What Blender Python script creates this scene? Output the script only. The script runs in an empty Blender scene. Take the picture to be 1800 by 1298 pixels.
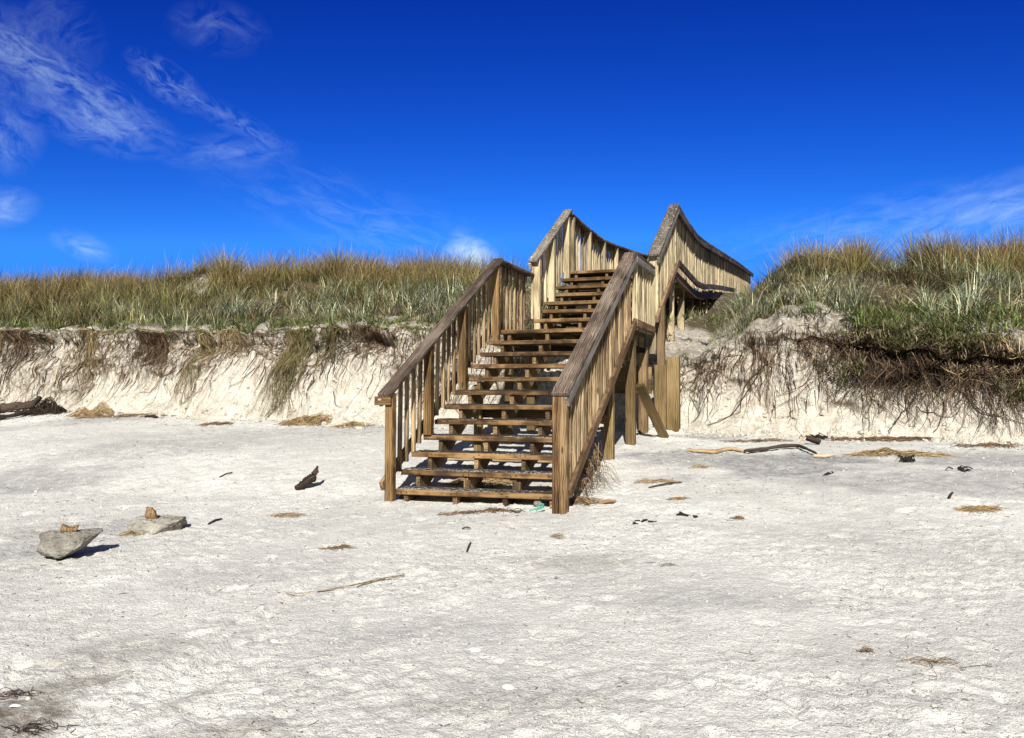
import bpy, bmesh, math, random
import numpy as np
from mathutils import Vector, Matrix

random.seed(7)
RNG = np.random.default_rng(11)
scene = bpy.context.scene
COL = scene.collection
R = math.radians

# ------------------------------------------------------------------ camera
F_PX, PITCH, ROLL, EYE = 1558.27, 0.0306, 0.0023, 1.1434      # in pixels of an 1800 px wide frame
cam_d = bpy.data.cameras.new("camera")
cam_d.sensor_width = 36.0
cam_d.lens = 36.0 * F_PX / 1800.0
cam_d.clip_start = 0.05
cam_d.clip_end = 3000
cam = bpy.data.objects.new("camera", cam_d)
COL.objects.link(cam)
cam.matrix_world = (Matrix.Translation((0, 0, EYE)) @ Matrix.Rotation(R(90) + PITCH, 4, 'X')
                    @ Matrix.Rotation(ROLL, 4, 'Z'))
scene.camera = cam

# ------------------------------------------------------------------ light
SUN_AZ, SUN_EL = 5.0, 33.0            # the light travels away from the camera, 5 degrees to the right
az, el = R(SUN_AZ), R(SUN_EL)
sun_d = bpy.data.lights.new("sun", 'SUN')
sun_d.energy = 5.0
sun_d.angle = R(0.5)
sun_d.color = (1.0, 0.965, 0.925)
sun = bpy.data.objects.new("sun", sun_d)
COL.objects.link(sun)
ldir = Vector((math.sin(az) * math.cos(el), math.cos(az) * math.cos(el), -math.sin(el)))
sun.rotation_euler = ldir.to_track_quat('-Z', 'Y').to_euler()
sun.location = (-3, -20, 20)

scene.view_settings.view_transform = 'Standard'
scene.view_settings.look = 'None'
scene.view_settings.exposure = 0.72
scene.view_settings.gamma = 1.0

class NT:
    """small helper for node trees"""
    def __init__(self, tree):
        self.t = tree
        for n in list(tree.nodes):
            tree.nodes.remove(n)
    def n(self, typ, **kw):
        nd = self.t.nodes.new(typ)
        for k, v in kw.items():
            setattr(nd, k, v)
        return nd
    def put(self, sock, val):
        if isinstance(val, bpy.types.NodeSocket):
            self.t.links.new(val, sock)
        elif val is not None:
            if isinstance(val, (tuple, list)) and len(val) == 3 and sock.type == 'RGBA':
                val = (*val, 1)
            sock.default_value = val
    def math(self, op, a, b=None, c=None, clamp=False):
        nd = self.n('ShaderNodeMath', operation=op, use_clamp=clamp)
        for i, x in enumerate((a, b, c)):
            if x is not None:
                self.put(nd.inputs[i], x)
        return nd.outputs[0]
    def mix(self, f, a, b, blend='MIX'):
        nd = self.n('ShaderNodeMix', data_type='RGBA', blend_type=blend)
        self.put(nd.inputs[0], f); self.put(nd.inputs[6], a); self.put(nd.inputs[7], b)
        return nd.outputs[2]
    def noise(self, vec, scale, detail=4, rough=.55, dist=0.0):
        nd = self.n('ShaderNodeTexNoise')
        self.put(nd.inputs['Vector'], vec)
        nd.inputs['Scale'].default_value = scale
        nd.inputs['Detail'].default_value = detail
        nd.inputs['Roughness'].default_value = rough
        nd.inputs['Distortion'].default_value = dist
        return nd.outputs['Fac']
    def ramp(self, f, stops):
        nd = self.n('ShaderNodeValToRGB')
        el_ = nd.color_ramp.elements
        while len(el_) < len(stops):
            el_.new(0.5)
        for e, (p, c) in zip(el_, stops):
            e.position = p
            e.color = (c, c, c, 1) if isinstance(c, (int, float)) else (*c, 1)
        self.put(nd.inputs[0], f)
        return nd.outputs[0]
    def mapping(self, vec, scale, loc=(0, 0, 0), rot=(0, 0, 0)):
        nd = self.n('ShaderNodeMapping')
        self.put(nd.inputs[0], vec)
        nd.inputs['Scale'].default_value = scale
        nd.inputs['Location'].default_value = loc
        nd.inputs['Rotation'].default_value = rot
        return nd.outputs[0]
    def bump(self, h, strength, dist, prev=None):
        nd = self.n('ShaderNodeBump')
        nd.inputs['Strength'].default_value = strength
        nd.inputs['Distance'].default_value = dist
        self.put(nd.inputs['Height'], h)
        if prev is not None:
            self.put(nd.inputs['Normal'], prev)
        return nd.outputs[0]

def px_dir(px, py):
    """unit direction of a pixel of the 1800 x 1298 frame"""
    x, y = px - 900.0, py - 649.0
    c, s = math.cos(ROLL), math.sin(ROLL)
    x, y = c * x + s * y, -s * x + c * y
    c, s = math.cos(PITCH), math.sin(PITCH)
    d = Vector((x, F_PX * c + y * s, F_PX * s - y * c))
    return d.normalized()

world = bpy.data.worlds.new("World")
scene.world = world
world.use_nodes = True
w = NT(world.node_tree)
sky = w.n('ShaderNodeTexSky', sky_type='NISHITA', sun_disc=False)
sky.sun_elevation = el
sky.sun_rotation = R(180.0 + SUN_AZ)
sky.air_density = 1.0
sky.dust_density = 0.0
sky.ozone_density = 6.0
# deepen the sky: a power per channel, held below the brightness of the horizon
sps = w.n('ShaderNodeSeparateColor'); w.put(sps.inputs[0], sky.outputs[0])
cmb = w.n('ShaderNodeCombineColor')
for i_, (ga, pw, top) in enumerate(((.0162, 3.2, .34), (.047, 2.5, 2.4), (.249, 1.72, 8.6))):
    w.put(cmb.inputs[i_], w.math('MINIMUM', w.math('MULTIPLY', w.math('POWER', sps.outputs[i_], pw), ga), top))
tinted = cmb.outputs[0]
sy = w.n('ShaderNodeSeparateXYZ'); w.put(sy.inputs[0], w.n('ShaderNodeTexCoord').outputs['Generated'])
behind = w.ramp(w.math('MULTIPLY_ADD', sy.outputs[1], .5, .5), [(.30, 1.0), (.62, 0.0)])
tinted = w.mix(behind, tinted, (1.35, 1.55, 2.1))
geo = w.n('ShaderNodeTexCoord').outputs['Generated']
sep = w.n('ShaderNodeSeparateXYZ'); w.put(sep.inputs[0], geo)
azim = w.math('ARCTAN2', sep.outputs[0], sep.outputs[1])
elev = w.math('ARCSINE', sep.outputs[2])
comb = w.n('ShaderNodeCombineXYZ'); w.put(comb.inputs[0], azim); w.put(comb.inputs[1], elev)
ae = comb.outputs[0]
def cloud(px, py, rx, ry, rot, scale, lo, hi, amount, stretch=(1, 1, 1), dist=0.6):
    """one patch of cloud at a direction of the sky; sizes in pixels of the frame"""
    d = px_dir(px, py)
    a0, e0 = math.atan2(d.x, d.y), math.asin(d.z)
    c = w.n('ShaderNodeVectorMath', operation='SUBTRACT')
    w.put(c.inputs[0], ae); c.inputs[1].default_value = (a0, e0, 0)
    loc = w.mapping(c.outputs[0], (1, 1, 1), rot=(0, 0, R(rot)))
    q = w.mapping(loc, (F_PX / rx, F_PX / ry, 0))
    ln = w.n('ShaderNodeVectorMath', operation='LENGTH'); w.put(ln.inputs[0], q)
    m = w.math('SUBTRACT', 1.0, ln.outputs['Value'], clamp=True)
    m = w.math('SMOOTHSTEP', m, 0.0, 0.8) if False else w.ramp(m, [(0.0, 0.0), (.45, .45), (.85, 1.0)])
    nz = w.noise(w.mapping(loc, stretch, loc=(px * .01, py * .013, 0)), scale, 9, .62, dist)
    nz = w.ramp(nz, [(lo, 0.0), (hi, 1.0)])
    return w.math('MULTIPLY', w.math('MULTIPLY', m, nz), amount)
masks = [
    cloud(20, 95, 95, 75, 20, 34, .40, .80, 0.45, (1, 1.7, 1), .8),
    cloud(130, 150, 190, 46, 24, 40, .40, .80, 0.40, (1, 2.6, 1), .9),
    cloud(170, 215, 130, 50, 12, 36, .38, .78, 0.40, (1, 2.0, 1), .9),
    cloud(5, 240, 60, 80, 30, 36, .40, .80, 0.34, (1, 1.6, 1), .8),
    cloud(295, 145, 80, 34, 30, 46, .42, .78, 0.40, (1, 2.0, 1), .8),
    cloud(410, 212, 120, 24, 24, 52, .40, .78, .22, (1, 2.0, 1), 1.2),
    cloud(400, 268, 130, 34, -6, 34, .38, .84, 0.28, (1, 2.6, 1), .8),
    cloud(385, 50, 90, 46, 0, 30, .40, .90, 0.24, (1, 1.4, 1), .8),
    cloud(105, 40, 60, 90, -40, 26, .40, .95, 0.19, (1, 2, 1), .8),
    cloud(0, 365, 62, 34, -14, 34, .30, .70, 0.49, (1, 2, 1), .6),
    cloud(148, 434, 56, 26, 16, 40, .36, .76, 0.38, (1, 2, 1), .6),
    cloud(640, 390, 330, 80, 16, 26, .42, 1.0, 0.28, (1, 3.4, 1), .7),
    cloud(1800, 358, 300, 60, -14, 26, .34, .86, 0.51, (1, 3.0, 1), .7),
    cloud(1540, 398, 330, 60, -8, 26, .38, .95, 0.34, (1, 3.6, 1), .7),
    cloud(824, 452, 56, 36, 0, 52, .28, .52, 1.00, (1, 1.1, 1), .5),
    cloud(818, 420, 34, 22, 0, 52, .36, .70, 0.30, (1, 1.1, 1), .5),
]
msum = masks[0]
for m_ in masks[1:]:
    msum = w.math('ADD', msum, m_, clamp=True)
skycol = w.mix(msum, tinted, (5.4, 7.2, 8.8))
bg = w.n('ShaderNodeBackground')
bg.inputs['Strength'].default_value = 0.076
w.put(bg.inputs['Color'], skycol)
wo = w.n('ShaderNodeOutputWorld')
w.put(wo.inputs['Surface'], bg.outputs[0])

# ------------------------------------------------------------------ tagging
def tag(o, label=None, cat=None, group=None, kind=None):
    if label: o['label'] = label
    if cat: o['category'] = cat
    if group: o['group'] = group
    if kind: o['kind'] = kind
    return o
def empty(name, loc, label, cat, group=None):
    o = bpy.data.objects.new(name, None)
    o.empty_display_size = .2
    COL.objects.link(o)
    o.location = loc
    return tag(o, label, cat, group)
def link(name, me, mats, parent=None):
    o = bpy.data.objects.new(name, me)
    for m in (mats if isinstance(mats, (list, tuple)) else [mats]):
        me.materials.append(m)
    COL.objects.link(o)
    if parent is not None:
        o.parent = parent
        o.matrix_parent_inverse = Matrix.Translation(-Vector(parent.location)) if parent.type == 'EMPTY' else Matrix.Identity(4)
    return o
def mesh_np(name, V, quads=None, tris=None, smooth=False, attrs=None, cols=None, midx=None):
    me = bpy.data.meshes.new(name)
    V = np.asarray(V, np.float32)
    me.vertices.add(len(V)); me.vertices.foreach_set('co', V.ravel())
    nq = 0 if quads is None else len(quads)
    nt = 0 if tris is None else len(tris)
    loops = np.concatenate([np.asarray(x, np.int32).ravel() for x in (quads, tris) if x is not None and len(x)])
    me.loops.add(len(loops)); me.loops.foreach_set('vertex_index', loops)
    st = np.concatenate([np.arange(nq) * 4, nq * 4 + np.arange(nt) * 3]).astype(np.int32)
    me.polygons.add(nq + nt)
    me.polygons.foreach_set('loop_start', st)
    if midx is not None:
        me.polygons.foreach_set('material_index', np.asarray(midx, np.int32))
    me.polygons.foreach_set('use_smooth', np.full(nq + nt, bool(smooth)))
    if attrs:
        for k, a in attrs.items():
            a = np.asarray(a, np.float32)
            if a.ndim == 1:
                at = me.attributes.new(k, 'FLOAT', 'POINT'); at.data.foreach_set('value', a)
            else:
                at = me.attributes.new(k, 'FLOAT_VECTOR', 'POINT'); at.data.foreach_set('vector', a.ravel())
    if cols is not None:
        at = me.attributes.new('tint', 'FLOAT_COLOR', 'POINT')
        c4 = np.ones((len(V), 4), np.float32); c4[:, :3] = cols
        at.data.foreach_set('color', c4.ravel())
    me.update(calc_edges=True)
    return me

# ------------------------------------------------------------------ noise
def _h(ix, iy, seed):
    n = (ix.astype(np.int64) * 374761393 + iy.astype(np.int64) * 668265263 + seed * 1274126177) & 0xFFFFFFFF
    n = ((n ^ (n >> 13)) * 1274126177) & 0xFFFFFFFF
    n = (n ^ (n >> 16)) & 0xFFFFFFFF
    return n / 4294967295.0 * 2 - 1
def vnoise(x, y, seed=0):
    x, y = np.broadcast_arrays(np.asarray(x, float), np.asarray(y, float))
    ix, iy = np.floor(x).astype(np.int64), np.floor(y).astype(np.int64)
    fx, fy = x - ix, y - iy
    ux, uy = fx * fx * fx * (fx * (fx * 6 - 15) + 10), fy * fy * fy * (fy * (fy * 6 - 15) + 10)
    a = _h(ix, iy, seed); b = _h(ix + 1, iy, seed); c = _h(ix, iy + 1, seed); d = _h(ix + 1, iy + 1, seed)
    return a + (b - a) * ux + (c - a) * uy + (a - b - c + d) * ux * uy
def fbm(x, y, octv=4, seed=0, gain=.5):
    t, a, s = 0.0, 1.0, 0.0
    x = np.asarray(x, float); y = np.asarray(y, float)
    for i in range(octv):
        t = t + a * vnoise(x + 17.3 * i, y - 9.1 * i, seed + i); s += a
        a *= gain; x = x * 2.03; y = y * 2.03
    return t / s
def sstep(a, b, x):
    t = np.clip((np.asarray(x, float) - a) / (b - a), 0, 1)
    return t * t * (3 - 2 * t)

# ------------------------------------------------------------------ stair frame: s up the stairs, v across to the right
X0, Y0, PHI = -1.2834, 9.4455, 0.3283
SP, CP = math.sin(PHI), math.cos(PHI)
def fr(s, v, z):
    return Vector((X0 + s * SP + v * CP, Y0 + s * CP - v * SP, z))
def frn(s, v, z):
    s, v, z = np.broadcast_arrays(np.asarray(s, float), np.asarray(v, float), np.asarray(z, float))
    return np.stack([X0 + s * SP + v * CP, Y0 + s * CP - v * SP, z], -1)
def sv(x, y):
    return (x - X0) * SP + (y - Y0) * CP, (x - X0) * CP - (y - Y0) * SP
S_AX, V_AX, UP = Vector((SP, CP, 0)), Vector((CP, -SP, 0)), Vector((0, 0, 1))

def zb(x, y):
    """smooth height of the beach"""
    s, v = sv(np.asarray(x, float), np.asarray(y, float))
    z = np.interp(s, [-400, -60, -8.5, -4, -.05, 1.0, 2.2, 3.5, 5.0, 7, 400],
                  [-5, -4.2, -.60, -.30, 0.0, .17, .34, .45, .62, .8, .8])
    return z - .017 * np.clip(v - 1.9, -25, 20) * np.clip(s / 5, 0, 1)

def G(px, py, up=0.0):
    """point of the beach seen at a pixel"""
    d = px_dir(px, py)
    t = 5.0
    lo, hi = 1.0, 60.0
    for _ in range(60):
        m = (lo + hi) / 2
        p = d * m
        if EYE + p.z > float(zb(p.x, p.y)): lo = m
        else: hi = m
    p = d * lo
    return Vector((p.x, p.y, float(zb(p.x, p.y)) + up))
def at_s(px, py, s):
    """point seen at a pixel on the vertical plane at stair coordinate s"""
    d = px_dir(px, py)
    den = d.x * SP + d.y * CP
    t = (s - ((0 - X0) * SP + (0 - Y0) * CP)) / den
    return Vector((d.x * t, d.y * t, EYE + d.z * t))

# ------------------------------------------------------------------ materials
def new_mat(name):
    m = bpy.data.materials.new(name)
    m.use_nodes = True
    return m, NT(m.node_tree)
def finish(nt, color, rough=.8, normal=None, spec=.25, **kw):
    b = nt.n('ShaderNodeBsdfPrincipled')
    nt.put(b.inputs['Base Color'], color)
    nt.put(b.inputs['Roughness'], rough)
    b.inputs['Specular IOR Level'].default_value = spec
    if normal is not None: nt.put(b.inputs['Normal'], normal)
    for k, v in kw.items(): nt.put(b.inputs[k], v)
    o = nt.n('ShaderNodeOutputMaterial')
    nt.put(o.inputs['Surface'], b.outputs[0])
    return b
def wood(name, dark, mid, light, lichen=0.0, grain=1.0, blotch=.5, bump=.6):
    m, n = new_mat(name)
    g = n.n('ShaderNodeAttribute', attribute_name='grain').outputs['Vector']
    fine = n.noise(n.mapping(g, (1.9 * grain, 38, 38)), 1.0, 6, .62, .5)
    med = n.noise(n.mapping(g, (.9, 14, 14)), 1.0, 4, .6, 1.2)
    big = n.noise(n.mapping(g, (1.2, 3, 3)), 1.0, 3, .6)
    wv = n.n('ShaderNodeTexWave', wave_type='BANDS', bands_direction='Y')
    n.put(wv.inputs['Vector'], n.mapping(g, (.5, 1, .6)))
    wv.inputs['Scale'].default_value = 13; wv.inputs['Distortion'].default_value = 9
    wv.inputs['Detail'].default_value = 3; wv.inputs['Detail Scale'].default_value = .6
    f = n.math('ADD', n.math('MULTIPLY', fine, .55), n.math('ADD', n.math('MULTIPLY', med, .35), n.math('MULTIPLY', wv.outputs['Fac'], .16)))
    f = n.math('ADD', f, n.math('MULTIPLY', n.math('SUBTRACT', big, .5), blotch))
    c = n.ramp(f, [(.30, dark), (.50, mid), (.72, light)])
    tone = n.ramp(n.noise(n.mapping(g, (.03, .13, .13)), 1.0, 2, .5), [(.32, .58), (.68, 1.3)])
    c = n.mix(1.0, c, tone, 'MULTIPLY')
    # knots
    vo = n.n('ShaderNodeTexVoronoi', feature='F1')
    n.put(vo.inputs['Vector'], n.mapping(g, (3.1, 9, 9)))
    vo.inputs['Scale'].default_value = 1.0
    kn = n.ramp(vo.outputs['Distance'], [(.07, 1.0), (.16, 0.0)])
    c = n.mix(n.math('MULTIPLY', kn, .75), c, tuple(x * .35 for x in dark))
    # splits along the grain
    cr = n.noise(n.mapping(g, (1.1, 27, 27), loc=(5, 3, 1)), 1.0, 3, .6)
    cr = n.ramp(cr, [(.28, 1.0), (.33, 0.0)])
    c = n.mix(n.math('MULTIPLY', cr, .7), c, tuple(x * .3 for x in dark))
    if lichen:
        ob = n.n('ShaderNodeTexCoord').outputs['Object']
        li = n.noise(ob, 21, 5, .7)
        li = n.ramp(li, [(.69 - .13 * lichen, 0.0), (.73 - .13 * lichen, 1.0)])
        c = n.mix(n.math('MULTIPLY', li, .8), c, (.60, .60, .54))
    h = n.math('SUBTRACT', fine, n.math('MULTIPLY', cr, .6))
    nb = n.bump(h, bump, .006)
    finish(n, c, .78, nb, .2)
    return m
W_TREAD = wood('tread_timber', (0.0259, 0.0128, 0.0048), (0.0925, 0.0501, 0.0190), (0.2486, 0.1510, 0.0650), blotch=1.1, bump=.7)
W_POST = wood('post_timber', (0.0330, 0.0170, 0.0053), (0.1023, 0.0579, 0.0204), (0.2292, 0.1430, 0.0596), blotch=.9)
W_PICK = wood('picket_timber', (0.0491, 0.0305, 0.0144), (0.1785, 0.1203, 0.0625), (0.3799, 0.2797, 0.1536), blotch=1.05)
W_PALE = wood('pale_picket_timber', (0.0987, 0.0724, 0.0367), (0.2823, 0.2255, 0.1292), (0.5163, 0.4263, 0.2593), blotch=.95)
W_CAP = wood('weathered_cap_timber', (0.0182, 0.0132, 0.0092), (0.0650, 0.0461, 0.0321), (0.1810, 0.1410, 0.1056), lichen=.25, blotch=.9, bump=.6)
W_CAPF = wood('lichen_cap_timber', (0.0330, 0.0277, 0.0210), (0.0957, 0.0806, 0.0600), (0.2297, 0.1966, 0.1512), lichen=.72, blotch=.7, bump=.6)
W_STRIP = wood('grey_rail_timber', (.07, .06, .05), (.21, .185, .155), (.38, .35, .30), lichen=.3, blotch=.6)
W_BROWN = wood('brown_rail_timber', (.045, .024, .011), (.145, .083, .04), (.30, .20, .11), lichen=.12, blotch=.7, bump=1.0)
W_DARK = wood('framing_timber', (.03, .018, .008), (.10, .062, .028), (.19, .125, .06), blotch=.6)
W_FRAME = wood('stringer_timber', (.035, .02, .009), (.12, .075, .034), (.26, .18, .09), blotch=.9)
W_SHADE = wood('shade_dark_timber', (.006, .005, .004), (.018, .013, .009), (.045, .032, .02), blotch=.6)  # near-black colour standing in for the shade under landing and deck
W_FRONT = wood('front_post_timber', (0.0301, 0.0144, 0.0058), (0.1290, 0.0722, 0.0302), (0.3468, 0.2337, 0.1169), grain=.6, blotch=1.1, bump=.9)
W_PILE = wood('pile_timber', (0.0599, 0.0376, 0.0129), (0.1283, 0.0864, 0.0343), (0.2394, 0.1702, 0.0761), blotch=.8)
W_DRIFT = wood('bleached_driftwood', (.15, .09, .04), (.36, .25, .13), (.56, .43, .27), blotch=.9, bump=1.0)
W_BLACK = wood('dark_driftwood', (.008, .006, .005), (.028, .019, .013), (.08, .055, .036), blotch=.6, bump=1.0)
W_CHIP = wood('split_firewood', (.08, .042, .017), (.19, .115, .055), (.34, .235, .125), blotch=.9, bump=1.0)

def plain(name, color, rough=.8, var=.35, scale=12, bump=0.0, spec=.2):
    m, n = new_mat(name)
    ob = n.n('ShaderNodeTexCoord').outputs['Object']
    f = n.noise(ob, scale, 5, .6)
    c = n.mix(f, tuple(x * (1 - var) for x in color), tuple(min(1, x * (1 + var)) for x in color))
    nb = n.bump(n.noise(ob, scale * 3, 4, .6), bump, .01) if bump else None
    finish(n, c, rough, nb, spec)
    return m
M_WIRE = plain('dark_wire', (.045, .042, .038), .5, .3, 40)
M_NAIL = plain('rusty_nail', (.03, .02, .015), .6, .3, 60)
M_SHELL = plain('bleached_shell', (.72, .68, .60), .5, .15, 30, .2)
M_WEED = plain('dry_seaweed', (.018, .014, .01), .7, .4, 30, .4)
M_TEAL = plain('teal_rope_fibre', (.05, .27, .20), .6, .3, 40)
M_WHITE = plain('white_paper', (.8, .8, .8), .6, .08, 20)

def tint_mat(name, rough=.6, transl=0.0, spec=.2):
    m, n = new_mat(name)
    c = n.n('ShaderNodeAttribute', attribute_name='tint').outputs['Color']
    b = n.n('ShaderNodeBsdfPrincipled')
    n.put(b.inputs['Base Color'], c)
    b.inputs['Roughness'].default_value = rough
    b.inputs['Specular IOR Level'].default_value = spec
    o = n.n('ShaderNodeOutputMaterial')
    if transl:
        tr = n.n('ShaderNodeBsdfTranslucent'); n.put(tr.inputs[0], c)
        mx = n.n('ShaderNodeMixShader'); mx.inputs[0].default_value = transl
        n.put(mx.inputs[1], b.outputs[0]); n.put(mx.inputs[2], tr.outputs[0])
        n.put(o.inputs[0], mx.outputs[0])
    else:
        n.put(o.inputs[0], b.outputs[0])
    return m
M_GRASS = tint_mat('grass_blade', .5, .12)
M_ROOT = tint_mat('root_fibre', .85)
M_STRAW = tint_mat('straw_stalk', .7)

def sand_mat():
    m, n = new_mat('beach_sand')
    ob = n.n('ShaderNodeTexCoord').outputs['Object']
    big = n.noise(ob, .45, 4, .6, .4)
    med = n.noise(ob, 3.5, 5, .6)
    fin = n.noise(ob, 42, 4, .65)
    c = n.mix(n.ramp(big, [(.35, 0.0), (.68, 1.0)]), (.685, .678, .608), (.525, .52, .465))
    c = n.mix(n.ramp(med, [(.42, 0.0), (.75, .55)]), c, (.43, .415, .385))
    c = n.mix(n.ramp(fin, [(.50, 0.0), (.72, .6)]), c, (.33, .315, .28))
    gr = n.noise(ob, 120, 3, .7)
    c = n.mix(n.ramp(gr, [(.54, 0.0), (.70, .65)]), c, (.20, .19, .165))
    c = n.mix(n.ramp(gr, [(.26, .4), (.42, 0.0)]), c, (.78, .755, .70))
    # damp brown and grey patches (as attribute)
    da = n.n('ShaderNodeAttribute', attribute_name='damp').outputs['Fac']
    dn = n.math('MULTIPLY', da, n.ramp(n.noise(ob, 7, 5, .65), [(.30, .35), (.62, 1.0)]), clamp=True)
    c = n.mix(dn, c, (.20, .195, .195))
    db = n.n('ShaderNodeAttribute', attribute_name='brown').outputs['Fac']
    dn2 = n.math('MULTIPLY', db, n.ramp(n.noise(ob, 9, 5, .65), [(.28, .25), (.60, 1.0)]), clamp=True)
    c = n.mix(dn2, c, (.165, .14, .105))
    # specks of bark and weed
    vo = n.n('ShaderNodeTexVoronoi', feature='F1'); n.put(vo.inputs['Vector'], ob); vo.inputs['Scale'].default_value = 17
    vo.inputs['Randomness'].default_value = 1.0
    gate = n.ramp(n.noise(ob, 1.6, 4, .7), [(.50, 0.0), (.62, 1.0)])
    sp = n.math('MULTIPLY', n.ramp(vo.outputs['Distance'], [(.09, 1.0), (.14, 0.0)]), gate)
    c = n.mix(n.math('MULTIPLY', sp, .85), c, (.07, .055, .04))
    h1 = n.noise(ob, 11, 5, .62, .6)
    h2 = n.noise(ob, 60, 3, .6)
    nb = n.bump(h1, .45, .022)
    nb = n.bump(n.noise(n.mapping(ob, (1, 1.4, 1)), 30, 5, .7, .3), .8, .018, nb)
    nb = n.bump(h2, .9, .012, nb)
    nb = n.bump(n.noise(ob, 150, 2, .6), .6, .006, nb)
    finish(n, c, .95, nb, .1)
    return m
def dune_mat():
    m, n = new_mat('dune_sand')
    ob = n.n('ShaderNodeTexCoord').outputs['Object']
    fin = n.noise(ob, 26, 5, .65)
    med = n.noise(n.mapping(ob, (2.4, 2.4, 1.0)), 2.2, 5, .6, .4)
    lay = n.noise(n.mapping(ob, (1.6, 1.6, 15)), 1.0, 6, .7, 1.6)
    c = n.mix(n.ramp(med, [(.36, 0.0), (.70, 1.0)]), (.58, .55, .465), (.42, .383, .312))
    c = n.mix(n.ramp(lay, [(.47, 0.0), (.66, .34)]), c, (.43, .36, .26))
    c = n.mix(n.ramp(fin, [(.52, 0.0), (.80, .6)]), c, (.34, .265, .17))
    stn = n.noise(n.mapping(ob, (15, 15, 2.6)), 1.0, 5, .65, .8)
    gate = n.noise(ob, 1.7, 4, .65)
    stn = n.math('MULTIPLY', n.ramp(stn, [(.51, 0.0), (.61, 1.0)]), n.ramp(gate, [(.40, .2), (.58, .9)]))
    ta = n.n('ShaderNodeAttribute', attribute_name='talus').outputs['Fac']
    keep = n.math('SUBTRACT', 1.0, n.math('MULTIPLY', ta, .55))
    c = n.mix(n.math('MULTIPLY', stn, keep), c, (.20, .14, .08))
    fl = n.noise(n.mapping(ob, (34, 34, 8)), 1.0, 4, .7, .6)
    c = n.mix(n.math('MULTIPLY', n.ramp(fl, [(.56, 0.0), (.64, .75)]), keep), c, (.13, .09, .05))
    soil = n.n('ShaderNodeAttribute', attribute_name='soil').outputs['Fac']
    sn = n.math('MULTIPLY', soil, n.ramp(n.noise(ob, 6.5, 5, .65), [(.27, 0.0), (.45, 1.0)]), clamp=True)
    c = n.mix(sn, c, (.10, .078, .045))
    band = n.n('ShaderNodeAttribute', attribute_name='crust').outputs['Fac']
    bn = n.math('MULTIPLY', band, n.ramp(n.noise(ob, 15, 5, .7), [(.42, 0.0), (.58, 1.0)]), clamp=True)
    c = n.mix(bn, c, (.30, .265, .21))
    h1 = n.noise(n.mapping(ob, (1, 1, .55)), 12, 6, .62, .5)
    h2 = n.noise(ob, 70, 3, .6)
    nb = n.bump(n.math('MULTIPLY', h1, n.math('ADD', keep, .25)), 1.0, .09)
    nb = n.bump(h2, .5, .01, nb)
    finish(n, c, .95, nb, .1)
    return m
M_SAND, M_DUNE = sand_mat(), dune_mat()
def rock_mat(nm='grey_stone', f=1.0):
    m, n = new_mat(nm)
    ob = n.n('ShaderNodeTexCoord').outputs['Object']
    a = n.noise(ob, 7, 6, .65, .5)
    b = n.noise(n.mapping(ob, (4, 4, 14), rot=(.3, .5, .2)), 3, 5, .65)
    c = n.ramp(a, [(.3, (.12 * f, .11 * f, .09 * f)), (.52, (.25 * f, .235 * f, .195 * f)), (.72, (.38 * f, .36 * f, .30 * f))])
    pit = n.noise(ob, 38, 4, .7)
    c = n.mix(n.ramp(pit, [(.58, 0.0), (.68, .7)]), c, (.07, .062, .05))
    c = n.mix(n.ramp(b, [(.55, 0.0), (.70, .6)]), c, (.12, .11, .09))
    nb = n.bump(n.math('ADD', a, n.math('MULTIPLY', b, .7)), 1.0, .045)
    nb = n.bump(n.noise(ob, 55, 4, .6), .6, .006, nb)
    finish(n, c, .9, nb, .15)
    return m
M_ROCK = rock_mat(); M_ROCK_PALE = rock_mat('pale_stone', 1.35)

# ------------------------------------------------------------------ boards
_CH = None
def _chamfer_topology():
    """24-vertex chamfered box: corner (i,j,k) has three vertices, one per axis pulled in on the others"""
    global _CH
    if _CH: return _CH
    idx = {}
    sg = []
    for i in (-1, 1):
        for j in (-1, 1):
            for k in (-1, 1):
                for a in range(3):
                    idx[(i, j, k, a)] = len(sg); sg.append((i, j, k, a))
    quads, tris = [], []
    for a in range(3):
        b, c = (a + 1) % 3, (a + 2) % 3
        for s in (-1, 1):
            q = []
            for (u, t) in ((-1, -1), (1, -1), (1, 1), (-1, 1)):
                e = [0, 0, 0]; e[a] = s; e[b] = u; e[c] = t
                q.append(idx[(*e, a)])
            quads.append(q if s > 0 else q[::-1])
    for a in range(3):                      # edges along axis a
        b, c = (a + 1) % 3, (a + 2) % 3
        for u in (-1, 1):
            for t in (-1, 1):
                e0 = [0, 0, 0]; e1 = [0, 0, 0]
                e0[a] = -1; e1[a] = 1
                for e in (e0, e1): e[b] = u; e[c] = t
                q = [idx[(*e0, b)], idx[(*e1, b)], idx[(*e1, c)], idx[(*e0, c)]]
                quads.append(q if u * t > 0 else q[::-1])
    for i in (-1, 1):
        for j in (-1, 1):
            for k in (-1, 1):
                q = [idx[(i, j, k, 0)], idx[(i, j, k, 1)], idx[(i, j, k, 2)]]
                tris.append(q if i * j * k > 0 else q[::-1])
    _CH = (np.array(sg), np.array(quads), np.array(tris))
    return _CH

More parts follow.
